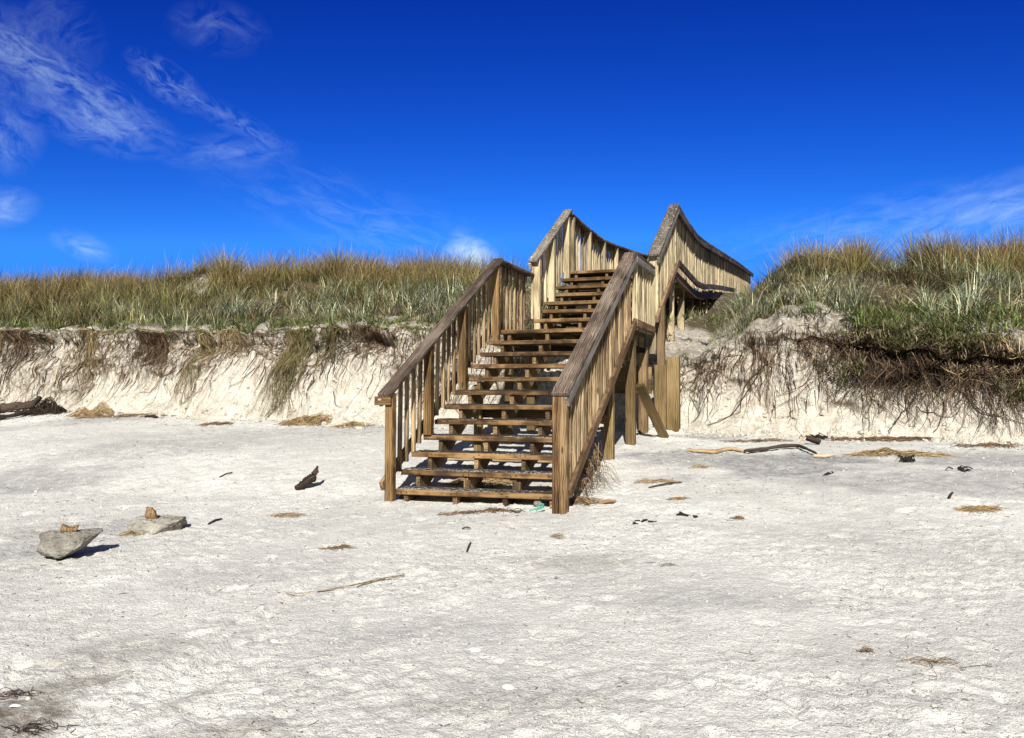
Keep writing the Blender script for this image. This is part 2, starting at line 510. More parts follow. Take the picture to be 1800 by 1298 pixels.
class Boards:
    """collects chamfered boards and links them as one mesh"""
    def __init__(self):
        self.V, self.Q, self.T, self.Gr, self.mi = [], [], [], [], []
        self.n = 0
        self.mt = []
    def add(self, A, B, width, thick, wdir, ch=.004, mat=0, shear=0.0):
        A, B = Vector(A), Vector(B)
        x = (B - A); L = x.length; x = x / L
        y = Vector(wdir); y = (y - x * y.dot(x)).normalized()
        z = x.cross(y)
        sg, q, t = _chamfer_topology()
        hx = np.array([L / 2, width / 2, thick / 2])
        loc = np.empty((24, 3))
        for a in range(3):
            pull = np.where(sg[:, 3] == a, 0.0, ch)
            loc[:, a] = sg[:, a] * (hx[a] - pull)
        M = np.array([x, y, z])
        c = np.array((A + B) / 2)
        P = c + loc @ M
        self.V.append(P)
        off = RNG.uniform(-40, 40, 3)
        self.Gr.append(loc + off)
        self.Q.append(q + self.n); self.T.append(t + self.n)
        self.mi += [mat] * len(q); self.mt += [mat] * len(t)
        self.n += 24
    def poly(self, pts, thick_vec, mat=0):
        """prism of an outline (list of points, convex or not: fan by given quads) extruded by thick_vec"""
        raise NotImplementedError
    def build(self, name, mats, parent=None):
        me = mesh_np(name, np.concatenate(self.V), np.concatenate(self.Q), np.concatenate(self.T),
                     attrs={'grain': np.concatenate(self.Gr)}, midx=self.mi + self.mt)
        return link(name, me, mats, parent)
def one(name, A, B, wd, th, wdir, mat, parent, ch=.004):
    b = Boards(); b.add(A, B, wd, th, wdir, ch)
    return b.build(name, mat, parent)

# ------------------------------------------------------------------ batch builders for strands and blades
def tubes(P, Rd, sides=4):
    """P (n,k,3) centre lines, Rd (n,k) radii"""
    P = np.asarray(P, float); n, k, _ = P.shape
    T = np.gradient(P, axis=1)
    T /= np.linalg.norm(T, axis=2, keepdims=True) + 1e-9
    ref = np.where(np.abs(T[..., 2:3]) > .9, np.array([1.0, 0, 0]), np.array([0, 0, 1.0]))
    a = np.cross(T, ref); a /= np.linalg.norm(a, axis=2, keepdims=True) + 1e-9
    b = np.cross(T, a)
    th = np.arange(sides) / sides * 2 * np.pi
    V = P[:, :, None, :] + Rd[:, :, None, None] * (np.cos(th)[None, None, :, None] * a[:, :, None, :] + np.sin(th)[None, None, :, None] * b[:, :, None, :])
    ids = np.arange(n * k * sides).reshape(n, k, sides)
    q = np.stack([ids[:, :-1, :], ids[:, 1:, :], np.roll(ids, -1, 2)[:, 1:, :], np.roll(ids, -1, 2)[:, :-1, :]], -1)
    return V.reshape(-1, 3), q.reshape(-1, 4), (n, k, sides)
def strand_mesh(name, P, Rd, cols, mat, parent=None, sides=3, grain=False):
    V, q, (n, k, s_) = tubes(P, Rd, sides)
    c = np.repeat(np.asarray(cols), k * s_, 0)
    at = None
    if grain:
        ln = np.repeat(np.tile(np.linspace(0, 1, k), n), s_)
        an = np.tile(np.arange(s_) / s_, n * k)
        at = {'grain': np.stack([ln * 1.5, np.sin(an * 6.28) * .04, np.cos(an * 6.28) * .04], -1) + RNG.uniform(-9, 9, 3)}
    me = mesh_np(name, V, q, smooth=True, cols=c, attrs=at)
    return link(name, me, mat, parent)
def blades(base, azm, length, lean, droop, width, k=5):
    """grass blades: base (n,3); lean and droop in radians"""
    n = len(base)
    t = np.linspace(0, 1, k)
    ang = lean[:, None] + droop[:, None] * t[None, :] ** 1.5       # from vertical
    seg = length[:, None] / (k - 1)
    dx = np.sin(ang) * seg; dz = np.cos(ang) * seg
    r = np.concatenate([np.zeros((n, 1)), np.cumsum(dx[:, :-1], 1)], 1)
    z = np.concatenate([np.zeros((n, 1)), np.cumsum(dz[:, :-1], 1)], 1)
    cx, cy = np.cos(azm), np.sin(azm)
    P = np.stack([base[:, None, 0] + r * cx[:, None], base[:, None, 1] + r * cy[:, None], base[:, None, 2] + z], -1)
    wd = width[:, None] * np.array([1.0, .95, .8, .5, .06])[None, :k] * .5
    tw = RNG.uniform(0, np.pi, n)
    sx = -cy * np.cos(tw) + cx * np.sin(tw) * .4; sy = cx * np.cos(tw) + cy * np.sin(tw) * .4
    sd = np.stack([sx, sy, np.zeros(n)], -1)
    sd /= np.linalg.norm(sd, axis=1, keepdims=True)
    Lf = P - sd[:, None, :] * wd[..., None]; Rt = P + sd[:, None, :] * wd[..., None]
    V = np.stack([Lf, Rt], 2).reshape(-1, 3)
    ids = np.arange(n * k * 2).reshape(n, k, 2)
    q = np.stack([ids[:, :-1, 0], ids[:, :-1, 1], ids[:, 1:, 1], ids[:, 1:, 0]], -1).reshape(-1, 4)
    return V, q, k * 2

# ------------------------------------------------------------------ beach
def axis(lo, hi, fine_lo, fine_hi, step, far):
    a = np.arange(fine_lo, fine_hi + 1e-6, step)
    g1 = fine_lo - np.geomspace(.1, fine_lo - lo, far)[::-1]
    g2 = fine_hi + np.geomspace(.1, hi - fine_hi, far)
    return np.concatenate([g1, a, g2])
def build_beach():
    xs = axis(-420, 420, -12.5, 9.0, .023, 26)
    yf = [2.0]
    while yf[-1] < 18.5: yf.append(yf[-1] + .0032 * yf[-1] + .003)
    yf = np.array(yf)
    ys = np.concatenate([2.0 - np.geomspace(.05, 80, 30)[::-1], yf, 18.5 + np.geomspace(.2, 500, 24)])
    X, Y = np.meshgrid(xs, ys)
    Z = zb(X, Y)
    near = sstep(40, 20, np.abs(X)) * sstep(30, 18, Y) * sstep(-8, 0, Y)
    wx = X + .10 * fbm(X * 1.3, Y * 1.3, 2, 91); wy = Y + .10 * fbm(X * 1.3 + 40, Y * 1.3, 2, 92)
    d = .030 * fbm(wx * .7, wy * .7, 3, 1) + .007 * fbm(wx * 2.4, wy * 2.9, 3, 2)
    rid = 1 - np.abs(fbm(wx * 5.0, wy * 6.5, 3, 3)); patch = sstep(-.15, .35, fbm(X * .8 + 3, Y * 1.1, 3, 8))
    d += (.003 + .006 * patch) * (rid ** 3 - .4)
    d += (.005 + .008 * patch) * fbm(wx * 13, wy * 15, 3, 4) + (.005 + .006 * patch) * fbm(X * 27, Y * 27, 2, 6)
    # footprints and scuffs
    rg = np.random.default_rng(5)
    pd = np.zeros_like(Z)
    for _ in range(800):
        cy = rg.uniform(2.6, 15.0); cx = rg.uniform(-.62, .62) * cy + rg.normal(0, .3)
        a = rg.uniform(0, np.pi); L = rg.uniform(.07, .17); Wd = L * rg.uniform(.35, .6); dep = rg.uniform(.004, .020)
        i0, i1 = np.searchsorted(xs, (cx - .4, cx + .4)); j0, j1 = np.searchsorted(ys, (cy - .4, cy + .4))
        if i1 <= i0 or j1 <= j0: continue
        dx = X[j0:j1, i0:i1] - cx; dy = Y[j0:j1, i0:i1] - cy
        u = (dx * math.cos(a) + dy * math.sin(a)) / L; v_ = (-dx * math.sin(a) + dy * math.cos(a)) / Wd
        r = np.sqrt(u * u + v_ * v_)
        pd[j0:j1, i0:i1] += dep * (-np.exp(-(r ** 7)) * (.6 + .8 * fbm(X[j0:j1, i0:i1] * 14, Y[j0:j1, i0:i1] * 14, 2, 9)) + .6 * np.exp(-((r - 1.22) / .2) ** 2) * (.5 + fbm(X[j0:j1, i0:i1] * 9, Y[j0:j1, i0:i1] * 9, 2, 10)))
    s, v = sv(X, Y)
    Z = Z + near * (d + np.clip(pd, -.045, .03))
    # scrape trails low left
    for (pa, pb, wdt) in (((250, 1215), (430, 1085), .05), ((330, 1190), (420, 1130), .04), ((420, 1110), (560, 1020), .06)):
        A, B = G(*pa), G(*pb); ab = np.array([B.x - A.x, B.y - A.y]); Ln = np.hypot(*ab); ab /= Ln
        t = (X - A.x) * ab[0] + (Y - A.y) * ab[1]; o = -(X - A.x) * ab[1] + (Y - A.y) * ab[0]
        Z += (sstep(-.05, .1, t) * sstep(Ln + .1, Ln - .05, t)) * (-.018 * np.exp(-(o / wdt) ** 4) + .012 * np.exp(-((np.abs(o) - wdt * 1.5) / .025) ** 2))
    for (ps, pv, hgt) in ((-.06, 0.0, .035), (-.075, 1.89, -.02), (2.28, 1.86, .05), (3.5, 1.88, .05), (4.3, 2.2, .05), (4.85, 2.26, .07), (4.85, 2.05, .07)):
        c_ = fr(ps, pv, 0)
        dd = np.hypot(X - c_.x, Y - c_.y)
        Z += hgt * np.exp(-(dd / .17) ** 2) * (1 + .6 * fbm(X * 7, Y * 7, 2, 33))
    damp = np.zeros_like(Z); brown = np.zeros_like(Z)
    def blob(arr, px, py, rx, ry, a, rot=0.0):
        c = G(px, py); e = G(px + 8, py)
        cs, sn = math.cos(rot), math.sin(rot)
        dx, dy = X - c.x, Y - c.y
        u = (dx * cs + dy * sn) / rx; q = (-dx * sn + dy * cs) / ry
        n_ = fbm(X * 1.7, Y * 2.6, 4, 31) * .55
        np.maximum(arr, a * sstep(1.0, .45, np.sqrt(u * u + q * q) + n_), out=arr)
    for b in ((1380, 815, 1.6, 1.2, .85, -.15), (1640, 845, 2.2, .8, .6, -.2), (1190, 800, .9, .8, .7, 0), (1760, 810, 1.3, .8, .65, -.3),
              (60, 845, 1.5, .9, .6, 0), (270, 790, 2.0, 1.0, .4, 0), (60, 960, .7, .8, .45, .4), (500, 760, 3.0, .7, .35, 0),
              (230, 925, .5, .5, .4, .2), (1250, 770, 1.2, .35, .6, -.3), (100, 745, 2.6, .5, .45, .3), (900, 760, 1.5, 1.2, .4, 0)):
        blob(damp, *b)
    for b in ((700, 1110, .9, .35, .28, .1), (1300, 1060, 1.1, .3, .28, -.1), (420, 1010, .8, .4, .26, .3), (1500, 1230, .6, .22, .26, 0), (1000, 1200, .7, .2, .22, .1)):
        blob(damp, *b)
    for b in ((10, 1262, .48, .42, 1.0, .3), (130, 1205, .45, .25, .7, .2), (1010, 985, .75, .30, .42, 0), (60, 930, .5, .5, .35, 0), (200, 1150, .6, .3, .35, .5),
              (320, 1235, .4, .12, .45, 1.0), (850, 1240, .7, .2, .25, 0), (420, 1290, .5, .2, .45, 0), (1500, 1150, 1.0, .3, .15, 0)):
        blob(brown, *b)
    ny, nx = X.shape
    ids = np.arange(nx * ny).reshape(ny, nx)
    q = np.stack([ids[:-1, :-1], ids[:-1, 1:], ids[1:, 1:], ids[1:, :-1]], -1).reshape(-1, 4)
    me = mesh_np('beach_sand', np.stack([X, Y, Z], -1).reshape(-1, 3), q, smooth=True,
                 attrs={'damp': damp.ravel(), 'brown': brown.ravel()})
    o = link('beach_sand', me, M_SAND)
    tag(o, kind='structure')
    return xs, ys, Z
BX, BY, BZ = build_beach()
def foot_s(v):
    v = np.asarray(v, float)
    return 4.98 + .16 * fbm(v * .5, 2.2, 3, 45) + .13 * fbm(v * 2.1, 5.2, 3, 69) - .15 * np.exp(-((v + 3.2) / .9) ** 2) - .12 * np.exp(-((v + 5.6) / .8) ** 2) + .25 * np.exp(-((v - .9) / 1.2) ** 2)
def zsand(x, y):
    i = np.clip(np.searchsorted(BX, x) - 1, 0, len(BX) - 2); j = np.clip(np.searchsorted(BY, y) - 1, 0, len(BY) - 2)
    fx = (x - BX[i]) / (BX[i + 1] - BX[i]); fy = (y - BY[j]) / (BY[j + 1] - BY[j])
    return (BZ[j, i] * (1 - fx) + BZ[j, i + 1] * fx) * (1 - fy) + (BZ[j + 1, i] * (1 - fx) + BZ[j + 1, i + 1] * fx) * fy
def GS(px, py, up=0.0):
    p = G(px, py)
    s_, v_ = sv(p.x, p.y)
    fs = float(foot_s(v_)) - .22
    if s_ > fs and not (-.3 < v_ < 2.4):
        p = at_s(px, py, fs)
    p.z = float(zsand(p.x, p.y)) + up
    return p

# ------------------------------------------------------------------ dune
def lip_z(v):
    return np.interp(v, [-40, -20, -11.4, -5, -2, 0, 2, 2.6, 3.3, 4.2, 5.2, 6.2, 8, 12, 30],
                     [2.6, 2.6, 2.5, 2.42, 2.36, 2.22, 1.72, 1.86, 2.22, 2.36, 2.22, 2.08, 1.98, 2.0, 2.0]) + .07 * fbm(np.asarray(v) * 1.1, 3.3, 3, 41) + .10 * fbm(np.asarray(v) * 4.5, 1.3, 3, 42)
def crest_z(v):
    return np.interp(v, [-40, -20, -18, -12, -9.5, -7.2, -4, -1.4, 2.4, 3.0, 3.7, 5, 6, 8.1, 30],
                     [3.9, 3.95, 3.95, 3.95, 4.0, 4.12, 3.78, 3.46, 2.86, 3.10, 3.62, 3.72, 3.68, 3.64, 3.6])
def edge_s(v):
    v = np.asarray(v, float)
    return 5.80 + .26 * fbm(v * .55, 7.7, 3, 43) + .14 * fbm(v * 2.3, 1.7, 3, 44) + .09 * fbm(v * 6.5, 2.7, 2, 46) + .35 * np.exp(-((v - 3.0) / .9) ** 2) - .1 * sstep(4, 5.5, v)
def top_z(s, v):
    """surface of the dune behind its edge"""
    s = np.asarray(s, float); v = np.asarray(v, float)
    se = edge_s(v); zl = lip_z(v); zc = crest_z(v)
    u = np.clip((s - se) / (11.0 - se), 0, 1)
    prof = np.interp(v, [-3.2, -1.6, 1.0, 1.9, 2.4, 3.4], [1.25, 2.2, 2.2, 1.2, .95, 1.6])
    z = zl + (zc - zl) * (1 - (1 - u) ** prof)
    z = z + .10 * np.exp(-((s - se - .35) / .4) ** 2) * np.exp(-((v - 4.33) / .62) ** 4) * (1 + .5 * fbm(s * 3, v * 3, 2, 53))
    z = z + .42 * np.exp(-((s - 9.5) / .6) ** 2 - ((v + 9.6) / .75) ** 2)
    b = sstep(11, 16, s)
    plat = 3.72 + (.25 + .1 * np.clip(s - 16, 0, 10)) * np.exp(-((v - .9) / 1.9) ** 2)
    z = z + (plat - zc) * b
    away = sstep(0, .8, s - se) * (1 - .8 * np.exp(-((v - 1.0) / 1.6) ** 2))
    z = z + away * (.16 * fbm(s * .7, v * .7, 3, 51) + .05 * fbm(s * 2.4, v * 2.4, 3, 52))
    return z
def talus_k(v):
    """how high the slumped sand reaches on the face"""
    v = np.asarray(v, float)
    k = .36 + .27 * fbm(v * .8, 9.1, 3, 47)
    for (c, wd, a) in ((-3.25, .62, .26), (-5.7, .60, .26), (-7.6, .8, .12), (5.0, .8, .10), (3.4, .6, .12), (6.7, .7, .12)):
        k = k + a * np.exp(-((v - c) / wd) ** 2)
    return np.clip(k - .04, .12, .76)
def over(v):
    """how far the rooted lip hangs out"""
    v = np.asarray(v, float)
    return .05 + .05 * fbm(v * 1.7, 4.4, 3, 48) + .27 * sstep(4.75, 5.6, v) * (.75 + .6 * fbm(v * 2.1, 8.8, 3, 49)) + .08 * np.exp(-((v + 10.5) / .8) ** 2)
V_F = np.concatenate([-19 - np.geomspace(.1, 60, 16)[::-1], np.arange(-19, 10.0, .036), 10 + np.geomspace(.1, 60, 16)])
def build_dune():
    v = V_F
    zg = zb(*(frn(foot_s(v), v, 0)[..., :2].T)) - .01
    sf, se, zl, k, ov = foot_s(v), edge_s(v), lip_z(v), talus_k(v), over(v)
    sf = sf - .75 * np.clip(k - .42, -.05, .40)
    H = zl - zg
    m_ = np.clip(sstep(4.5, 5.2, v) * (.8 + .5 * fbm(v * 1.9, 6.1, 3, 55)) + .7 * np.exp(-((v - 4.25) / .5) ** 2), 0, 1.2)
    s_t = sf + (se - sf) * (.25 + .85 * k)                       # talus top
    z_t = zg + H * k
    pts = [(sf - .9, zg - .35), (sf, zg), (s_t, z_t), (se + .02 + .3 * ov, zg + H * .82), (se - .55 * ov, zl - .13 - .26 * m_), (se - ov, zl - .05 - .22 * m_), (se + .06 + .12 * m_, zl)]
    nsub = [4, 30, 34, 8, 5, 8]
    S, Z, kind = [], [], []
    for a in range(len(pts) - 1):
        for t in np.linspace(0, 1, nsub[a], endpoint=False):
            e = t
            S.append(pts[a][0] * (1 - e) + pts[a + 1][0] * e)
            zz = pts[a][1] * (1 - e) + pts[a + 1][1] * e
            if a == 1: zz = zz - .10 * np.sin(np.pi * t) * H * .5
            Z.append(zz); kind.append(a + t)
    st = np.concatenate([np.linspace(.06, 2.2, 46), np.linspace(2.25, 9, 90), 9 + np.geomspace(.12, 80, 34)])
    for t in st:
        tq = np.maximum(t, .06 + .12 * m_ * max(0, 1 - t)) if t < 1 else t
        S.append(se + tq); Z.append(top_z(se + tq, v)); kind.append(7 + t)
    S, Z, kind = np.array(S), np.array(Z), np.array(kind)
    V = np.broadcast_to(v, S.shape).copy()
    fw = (sstep(1.0, 1.5, kind) * (1 - sstep(6.6, 7.2, kind)))[:, None]
    arc = Z
    n1 = fbm(V * 1.6, arc * 1.4, 4, 61)
    n2 = fbm(V * 6.5, arc * 4.0, 4, 62)
    n3 = 1 - np.abs(fbm(V * 3.4, arc * .9, 3, 63))
    steep = (sstep(1.6, 2.4, kind))[:, None]
    tal = (1 - sstep(1.6, 2.3, kind))[:, None]
    n2 = n2 * (1 - .6 * tal)
    led = np.abs(fbm(V * .9, arc * 5.5, 3, 68))
    pk = sstep(.22, .6, fbm(V * 1.25, arc * 1.5, 3, 70)) * sstep(1.3, 1.9, kind)[:, None]
    S = S + fw * .20 * pk
    S = S - fw * (.27 * n1 + (.04 + .06 * steep) * n2 + .17 * steep * (n3 - .6) + .10 * steep * (led - .25) + .03 * (1 - .5 * tal) * fbm(V * 17, arc * 12, 2, 66))
    V = V + fw * .03 * fbm(S * 5 + V * 5, Z * 5, 3, 64)
    topm = sstep(6.8, 7.3, kind)[:, None]
    Z = Z + fw * .018 * n2 + topm * .02 * fbm(V * 5, S * 5, 3, 65)
    soil = np.zeros_like(Z)
    soil += topm * sstep(.05, .35, kind[:, None] - 7)
    bare = np.zeros_like(Z)
    for (c_s, c_v, r_s, r_v) in ((9.15, -9.6, .62, .75), (8.5, -9.3, .5, .5), (7.0, 2.7, 1.1, .5), (7.4, 2.0, 1.5, .8), (8.3, 3.0, .9, .35), (6.5, 3.6, .4, .5), (6.6, -2.9, .35, .7), (6.0, 4.2, .55, .72)):
        bare = np.maximum(bare, sstep(1.15, .6, np.sqrt(((S - c_s) / r_s) ** 2 + ((V - c_v) / r_v) ** 2)))
    soil = soil * (1 - .95 * bare)
    crust = (sstep(3.6, 4.6, kind) * (1 - sstep(7.2, 7.6, kind)))[:, None] * np.ones_like(Z)
    P = frn(S, V, Z)
    nr, nc = S.shape
    ids = np.arange(nr * nc).reshape(nr, nc)
    q = np.stack([ids[:-1, :-1], ids[:-1, 1:], ids[1:, 1:], ids[1:, :-1]], -1).reshape(-1, 4)
    me = mesh_np('dune', P.reshape(-1, 3), q, smooth=True, attrs={'soil': soil.ravel(), 'crust': crust.ravel(), 'talus': (tal * np.ones_like(Z)).ravel()})
    o = link('dune', me, M_DUNE)
    tag(o, kind='structure')
    return P, kind, S, Z
DP, DK, DS, DZ = build_dune()
# face lookup: rows of the scarp from the lip down to the foot
FACE_ROWS = np.where((DK >= 1.0) & (DK <= 6.9))[0][::-1]
def face(v, t):
    """point of the scarp face: v across, t = 0 at the lip, 1 at the foot (arrays); by height"""
    v = np.asarray(v, float); t = np.asarray(t, float)
    ci = np.interp(v, V_F, np.arange(len(V_F)))
    c0 = np.clip(ci.astype(int), 0, len(V_F) - 2); fc = ci - c0
    ri = np.clip(t, 0, .999) * (len(FACE_ROWS) - 1)
    r0 = ri.astype(int); f_ = ri - r0
    A = DP[FACE_ROWS[r0], c0] * (1 - fc)[..., None] + DP[FACE_ROWS[r0], c0 + 1] * fc[..., None]
    B = DP[FACE_ROWS[r0 + 1], c0] * (1 - fc)[..., None] + DP[FACE_ROWS[r0 + 1], c0 + 1] * fc[..., None]
    return A * (1 - f_)[..., None] + B * f_[..., None]

# ------------------------------------------------------------------ staircase
Z1, RISE, GO, WID = .1615, .175, .3043, 1.8135
S13, Z13, RISE2, GO2, DV2 = 4.866, 2.367, .1702, .3192, .082
ZL = Z1 + 11 * RISE
def zn1(s): return Z1 + s * RISE / GO
def zn2(s): return Z13 + (s - S13) * RISE2 / GO2
stair = empty('beach_staircase', fr(0, .9, 0), 'weathered timber staircase with picket railings climbing from the sand to the dune top', 'staircase')
jit = lambda a: random.uniform(-a, a)

def netting(s0, s1, v0, v1, z, parent):
    """diamond wire netting stapled over a tread"""
    P = []
    stp = .042
    wdt = s1 - s0
    for sgn in (1, -1):
        for c in np.arange(v0 - wdt, v1, stp):
            a, b = c, c + wdt
            ta, tb = max(0, (v0 - a) / wdt), min(1, (v1 - a) / wdt)
            if tb - ta < .05: continue
            pts = []
            for t in np.linspace(ta, tb, 6):
                vv = a + t * wdt
                ss = s0 + t * wdt if sgn > 0 else s1 - t * wdt
                pts.append(fr(ss, vv, z + .006 + .006 * math.sin(vv * 37 + ss * 51) + jit(.003)))
            P.append(pts)
    P = np.array([[tuple(q) for q in p] for p in P])
    me_o = strand_mesh('wire_netting', P, np.full(P.shape[:2], .0024), np.zeros((len(P), 3)) + .3, M_WIRE, parent, 3)
    return me_o

treads = []
for i in range(1, 20):
    if i <= 12:
        s, z, va, vb, dep = (i - 1) * GO, Z1 + (i - 1) * RISE, -.04 + jit(.012), WID + .02, .285
        if i == 1: va = .055
        if i == 1: vb = WID - .012
    else:
        s, z, va, vb, dep = S13 + (i - 13) * GO2, Z13 + (i - 13) * RISE2, DV2 - .02 + jit(.012), DV2 + WID + .0, .29
        if i == 19: dep = .14
    th = .056
    b = Boards()
    tl = jit(.006)
    mid = dep / 2
    if i == 12: dep = .14; mid = .07
    b.add(fr(s + mid, va, z - th / 2 + tl), fr(s + mid + jit(.006), vb, z - th / 2 - tl), dep, th, S_AX, .006)
    for vv in (.13, .19, .70, .76, 1.25, 1.31, 1.66):
        if va + .02 < vv + (DV2 if i > 12 else 0) < vb - .02:
            q = fr(s - .0015, vv + (DV2 if i > 12 else 0) + jit(.01), z - th * random.choice((.3, .5, .68)))
            b.add(q - V_AX * .0065, q + V_AX * .0065, .013, .006, UP, .001, 1)
    o = b.build('tread', [W_TREAD if i < 13 else W_POST, M_NAIL], stair)
    if i == 1: tag(o, 'lowest tread half buried in sand under wire netting')
    if i <= 6:
        ns, nv_ = 14, 90
        ss_, vv_ = np.meshgrid(np.linspace(s + .012, s + dep - .012, ns), np.linspace(va + .012, vb - .012, nv_), indexing='ij')
        hh = .0045 + .006 * fbm(vv_ * 5 + i * 7, ss_ * 9, 3, 200 + i) - .0035 * (i > 2) - .004 * sstep(.7, 1.0, np.abs((ss_ - s) / dep - .5) * 2)
        Pz = frn(ss_, vv_, z - .0008 + hh)
        ids_ = np.arange(ns * nv_).reshape(ns, nv_)
        me_ = mesh_np('sand_dusting', Pz.reshape(-1, 3), np.stack([ids_[:-1, :-1], ids_[:-1, 1:], ids_[1:, 1:], ids_[1:, :-1]], -1).reshape(-1, 4), smooth=True)
        link('sand_dusting', me_, M_SAND, o)
    if i <= 7: netting(s + .004, s + dep - .01, va + .01, vb - .01, z, o)
    treads.append(o)

# landing boards behind the 12th tread, and the first deck boards above
b = Boards()
s = 11 * GO + .15
while s < S13 - .02:
    b.add(fr(s + .07, -.04, ZL - .028), fr(s + .07, WID + .02, ZL - .028), .138, .052, S_AX); s += .146
b.build('landing_deck', W_POST, stair)

def saw_stringer(s0, z0, n, go, rise, v, th, dep, parent, extra=0.0, first=True):
    """cut stringer: triangular blocks on a sloping board, as one prism"""
    pts = []
    for k in range(n):
        a = s0 + k * go + .035
        pts.append((a, z0 + k * rise - .056 - rise + .002)); pts.append((a, z0 + k * rise - .058))
    end = s0 + n * go
    pts.append((end + extra, z0 + (n - 1) * rise - .058))
    low = []
    sl = rise / go
    zlow_end = z0 + (n - 1) * rise - .058 - dep * .9
    low = [(end + extra, zlow_end), (s0 + .12, z0 - .058 - rise + .02 - .05)]
    # strip of quads: build each step block + the backing board
    V, Q, Gr = [], [], []
    def prism(poly):
        base = len(V)
        m = len(poly)
        for sd in (-1, 1):
            for (ss, zz) in poly:
                p = fr(ss, v + sd * th / 2, zz); V.append(tuple(p)); Gr.append((ss * .87 + zz * .5, zz * .87 - ss * .5, sd * th))
        faces.append(list(range(base, base + m))); faces.append(list(range(base + m, base + 2 * m))[::-1])
        for j in range(m):
            jn = (j + 1) % m
            faces.append([base + jn, base + j, base + m + j, base + m + jn])
    faces = []
    prism(pts + low)
    me = bpy.data.meshes.new('stringer')
    me.from_pydata(V, [], faces)
    at = me.attributes.new('grain', 'FLOAT_VECTOR', 'POINT')
    at.data.foreach_set('vector', (np.array(Gr, np.float32) + RNG.uniform(-9, 9, 3).astype(np.float32)).ravel())
    bm = bmesh.new(); bm.from_mesh(me); bmesh.ops.recalc_face_normals(bm, faces=bm.faces); bm.to_mesh(me); bm.free()
    return link('stringer', me, W_FRAME, parent)
for v in (.16, .72, 1.27, 1.77):
    saw_stringer(0, Z1, 12, GO, RISE, v, .048, .29, stair, extra=-.16)
for v in (.16, .72, 1.27, 1.77):
    saw_stringer(S13, Z13, 7, GO2, RISE2, v + DV2, .048, .28, stair, extra=-.2)
# paired blocks beside the lowest middle stringers
for v in (.80, 1.36):
    one('stringer_block', fr(.20, v, -.02), fr(.20, v, .15 + RISE - .07), .05, .045, V_AX, W_FRAME, stair)

# posts ----------------------------------------------------------------
def post(s, v, z0, z1, wv=.095, ws=.095, mat=None, name='post', lean=0.0, label=None):
    o = one(name, fr(s, v, z0), fr(s + lean, v + lean, z1), wv, ws, V_AX, mat or W_POST, stair, .006)
    if label: tag(o, label)
    return o
def capz(side, s):
    """top of the handrail cap above the stairs"""
    if s <= 11 * GO + .06:
        u = (s + .12) / (3.5)
        h = (1.095 - .085 * u) if side < 0 else (1.11 - .06 * u)
        return zn1(s) + h
    if s < S13 - .10:
        return ZL + (1.005 if side < 0 else 1.03)
    u = (s - S13) / 2.0
    h = (.985 + .085 * u) if side < 0 else (.985 + .05 * u)
    return zn2(s) + h
L_IN, R_IN = .072, WID             # inner edges of the caps
def off(s): return DV2 if s > S13 - .1 else 0.0
CAP_T, CAP_W = .046, .178
cap_slope1, cap_slope2 = math.atan2(RISE, GO), math.atan2(RISE2, GO2)
POSTS = [.93, 2.0, 3.24]
for s in POSTS:
    for side, v in ((-1, L_IN - .05), (1, R_IN + .05)):
        zbase = Z1 + math.floor(s / GO) * RISE if side < 0 else zn1(s) - .4
        post(s, v + jit(.006), zbase + .001, capz(side, s - .02) - CAP_T - .012)
post(-.06, L_IN - .05, -.35, capz(-1, -.06) - CAP_T - .004, .092, .092, W_POST, label='front left post standing in the sand')
pf = Boards()
pf.add(fr(-.075, R_IN + .038, -.4), fr(-.075, R_IN + .038, capz(1, -.08) - CAP_T - .004), .072, .10, V_AX, .006)
pf.add(fr(-.072, R_IN + .113, -.4), fr(-.072, R_IN + .113, capz(1, -.08) - CAP_T - .008), .072, .105, V_AX, .006)
tag(pf.build('post', W_FRONT, stair), 'front right post made of two cracked timbers')
for s in (S13 + .06, S13 + .90, S13 + 1.87):
    for side, v in ((-1, L_IN - .05), (1, R_IN + .05)):
        k = math.floor((s - S13) / GO2 + 1e-6)
        z0 = (Z13 + k * RISE2 + .001) if side < 0 else zn2(s) - .5
        if s < S13 + .2: z0 = ZL - .3
        post(s, v + DV2 + jit(.006), z0, capz(side, s - .02) - CAP_T - .012, mat=W_PALE)

# caps and side rails ---------------------------------------------------
def rail_run(side, sa, sb, za, zb_, capmat, dv):
    vin = (L_IN if side < 0 else R_IN) + dv
    cw = CAP_W if side > 0 else .160
    vc = vin + side * cw / 2
    A, B = fr(sa, vc, za - CAP_T / 2), fr(sb, vc, zb_ - CAP_T / 2)
    o = one('handrail', A, B, cw, CAP_T, V_AX, capmat, stair, .008)
    # side rail under the cap, outside the pickets
    vr = vin + side * (cw - .021)
    d = (B - A).normalized()
    drop = (CAP_T / 2 + .045 + .002) / max(.6, math.cos(math.asin(d.z)))
    q = Boards()
    q.add(fr(sa + .02, vr, za - CAP_T / 2 - drop), fr(sb - .02, vr, zb_ - CAP_T / 2 - drop), .09, .04, UP, .004)
    q.build('side_rail', W_STRIP, stair)
SA, SB = -.15, 11 * GO + .05
rail_run(-1, SA, SB, capz(-1, SA), capz(-1, SB), W_CAP, 0)
rail_run(1, SA, SB + .02, capz(1, SA), capz(1, SB + .02), W_CAP, 0)
rail_run(-1, SB + .006, S13 + .02, ZL + 1.005, ZL + 1.005, W_CAP, 0)
rail_run(1, SB + .03, S13 + .03, ZL + 1.03, ZL + 1.03, W_CAP, 0)
SC, SD = S13 - .09, 6.92
rail_run(-1, SC, SD, capz(-1, SC), capz(-1, SD), W_CAPF, DV2)
rail_run(1, SC, SD, capz(1, SC), capz(1, SD), W_CAPF, DV2)
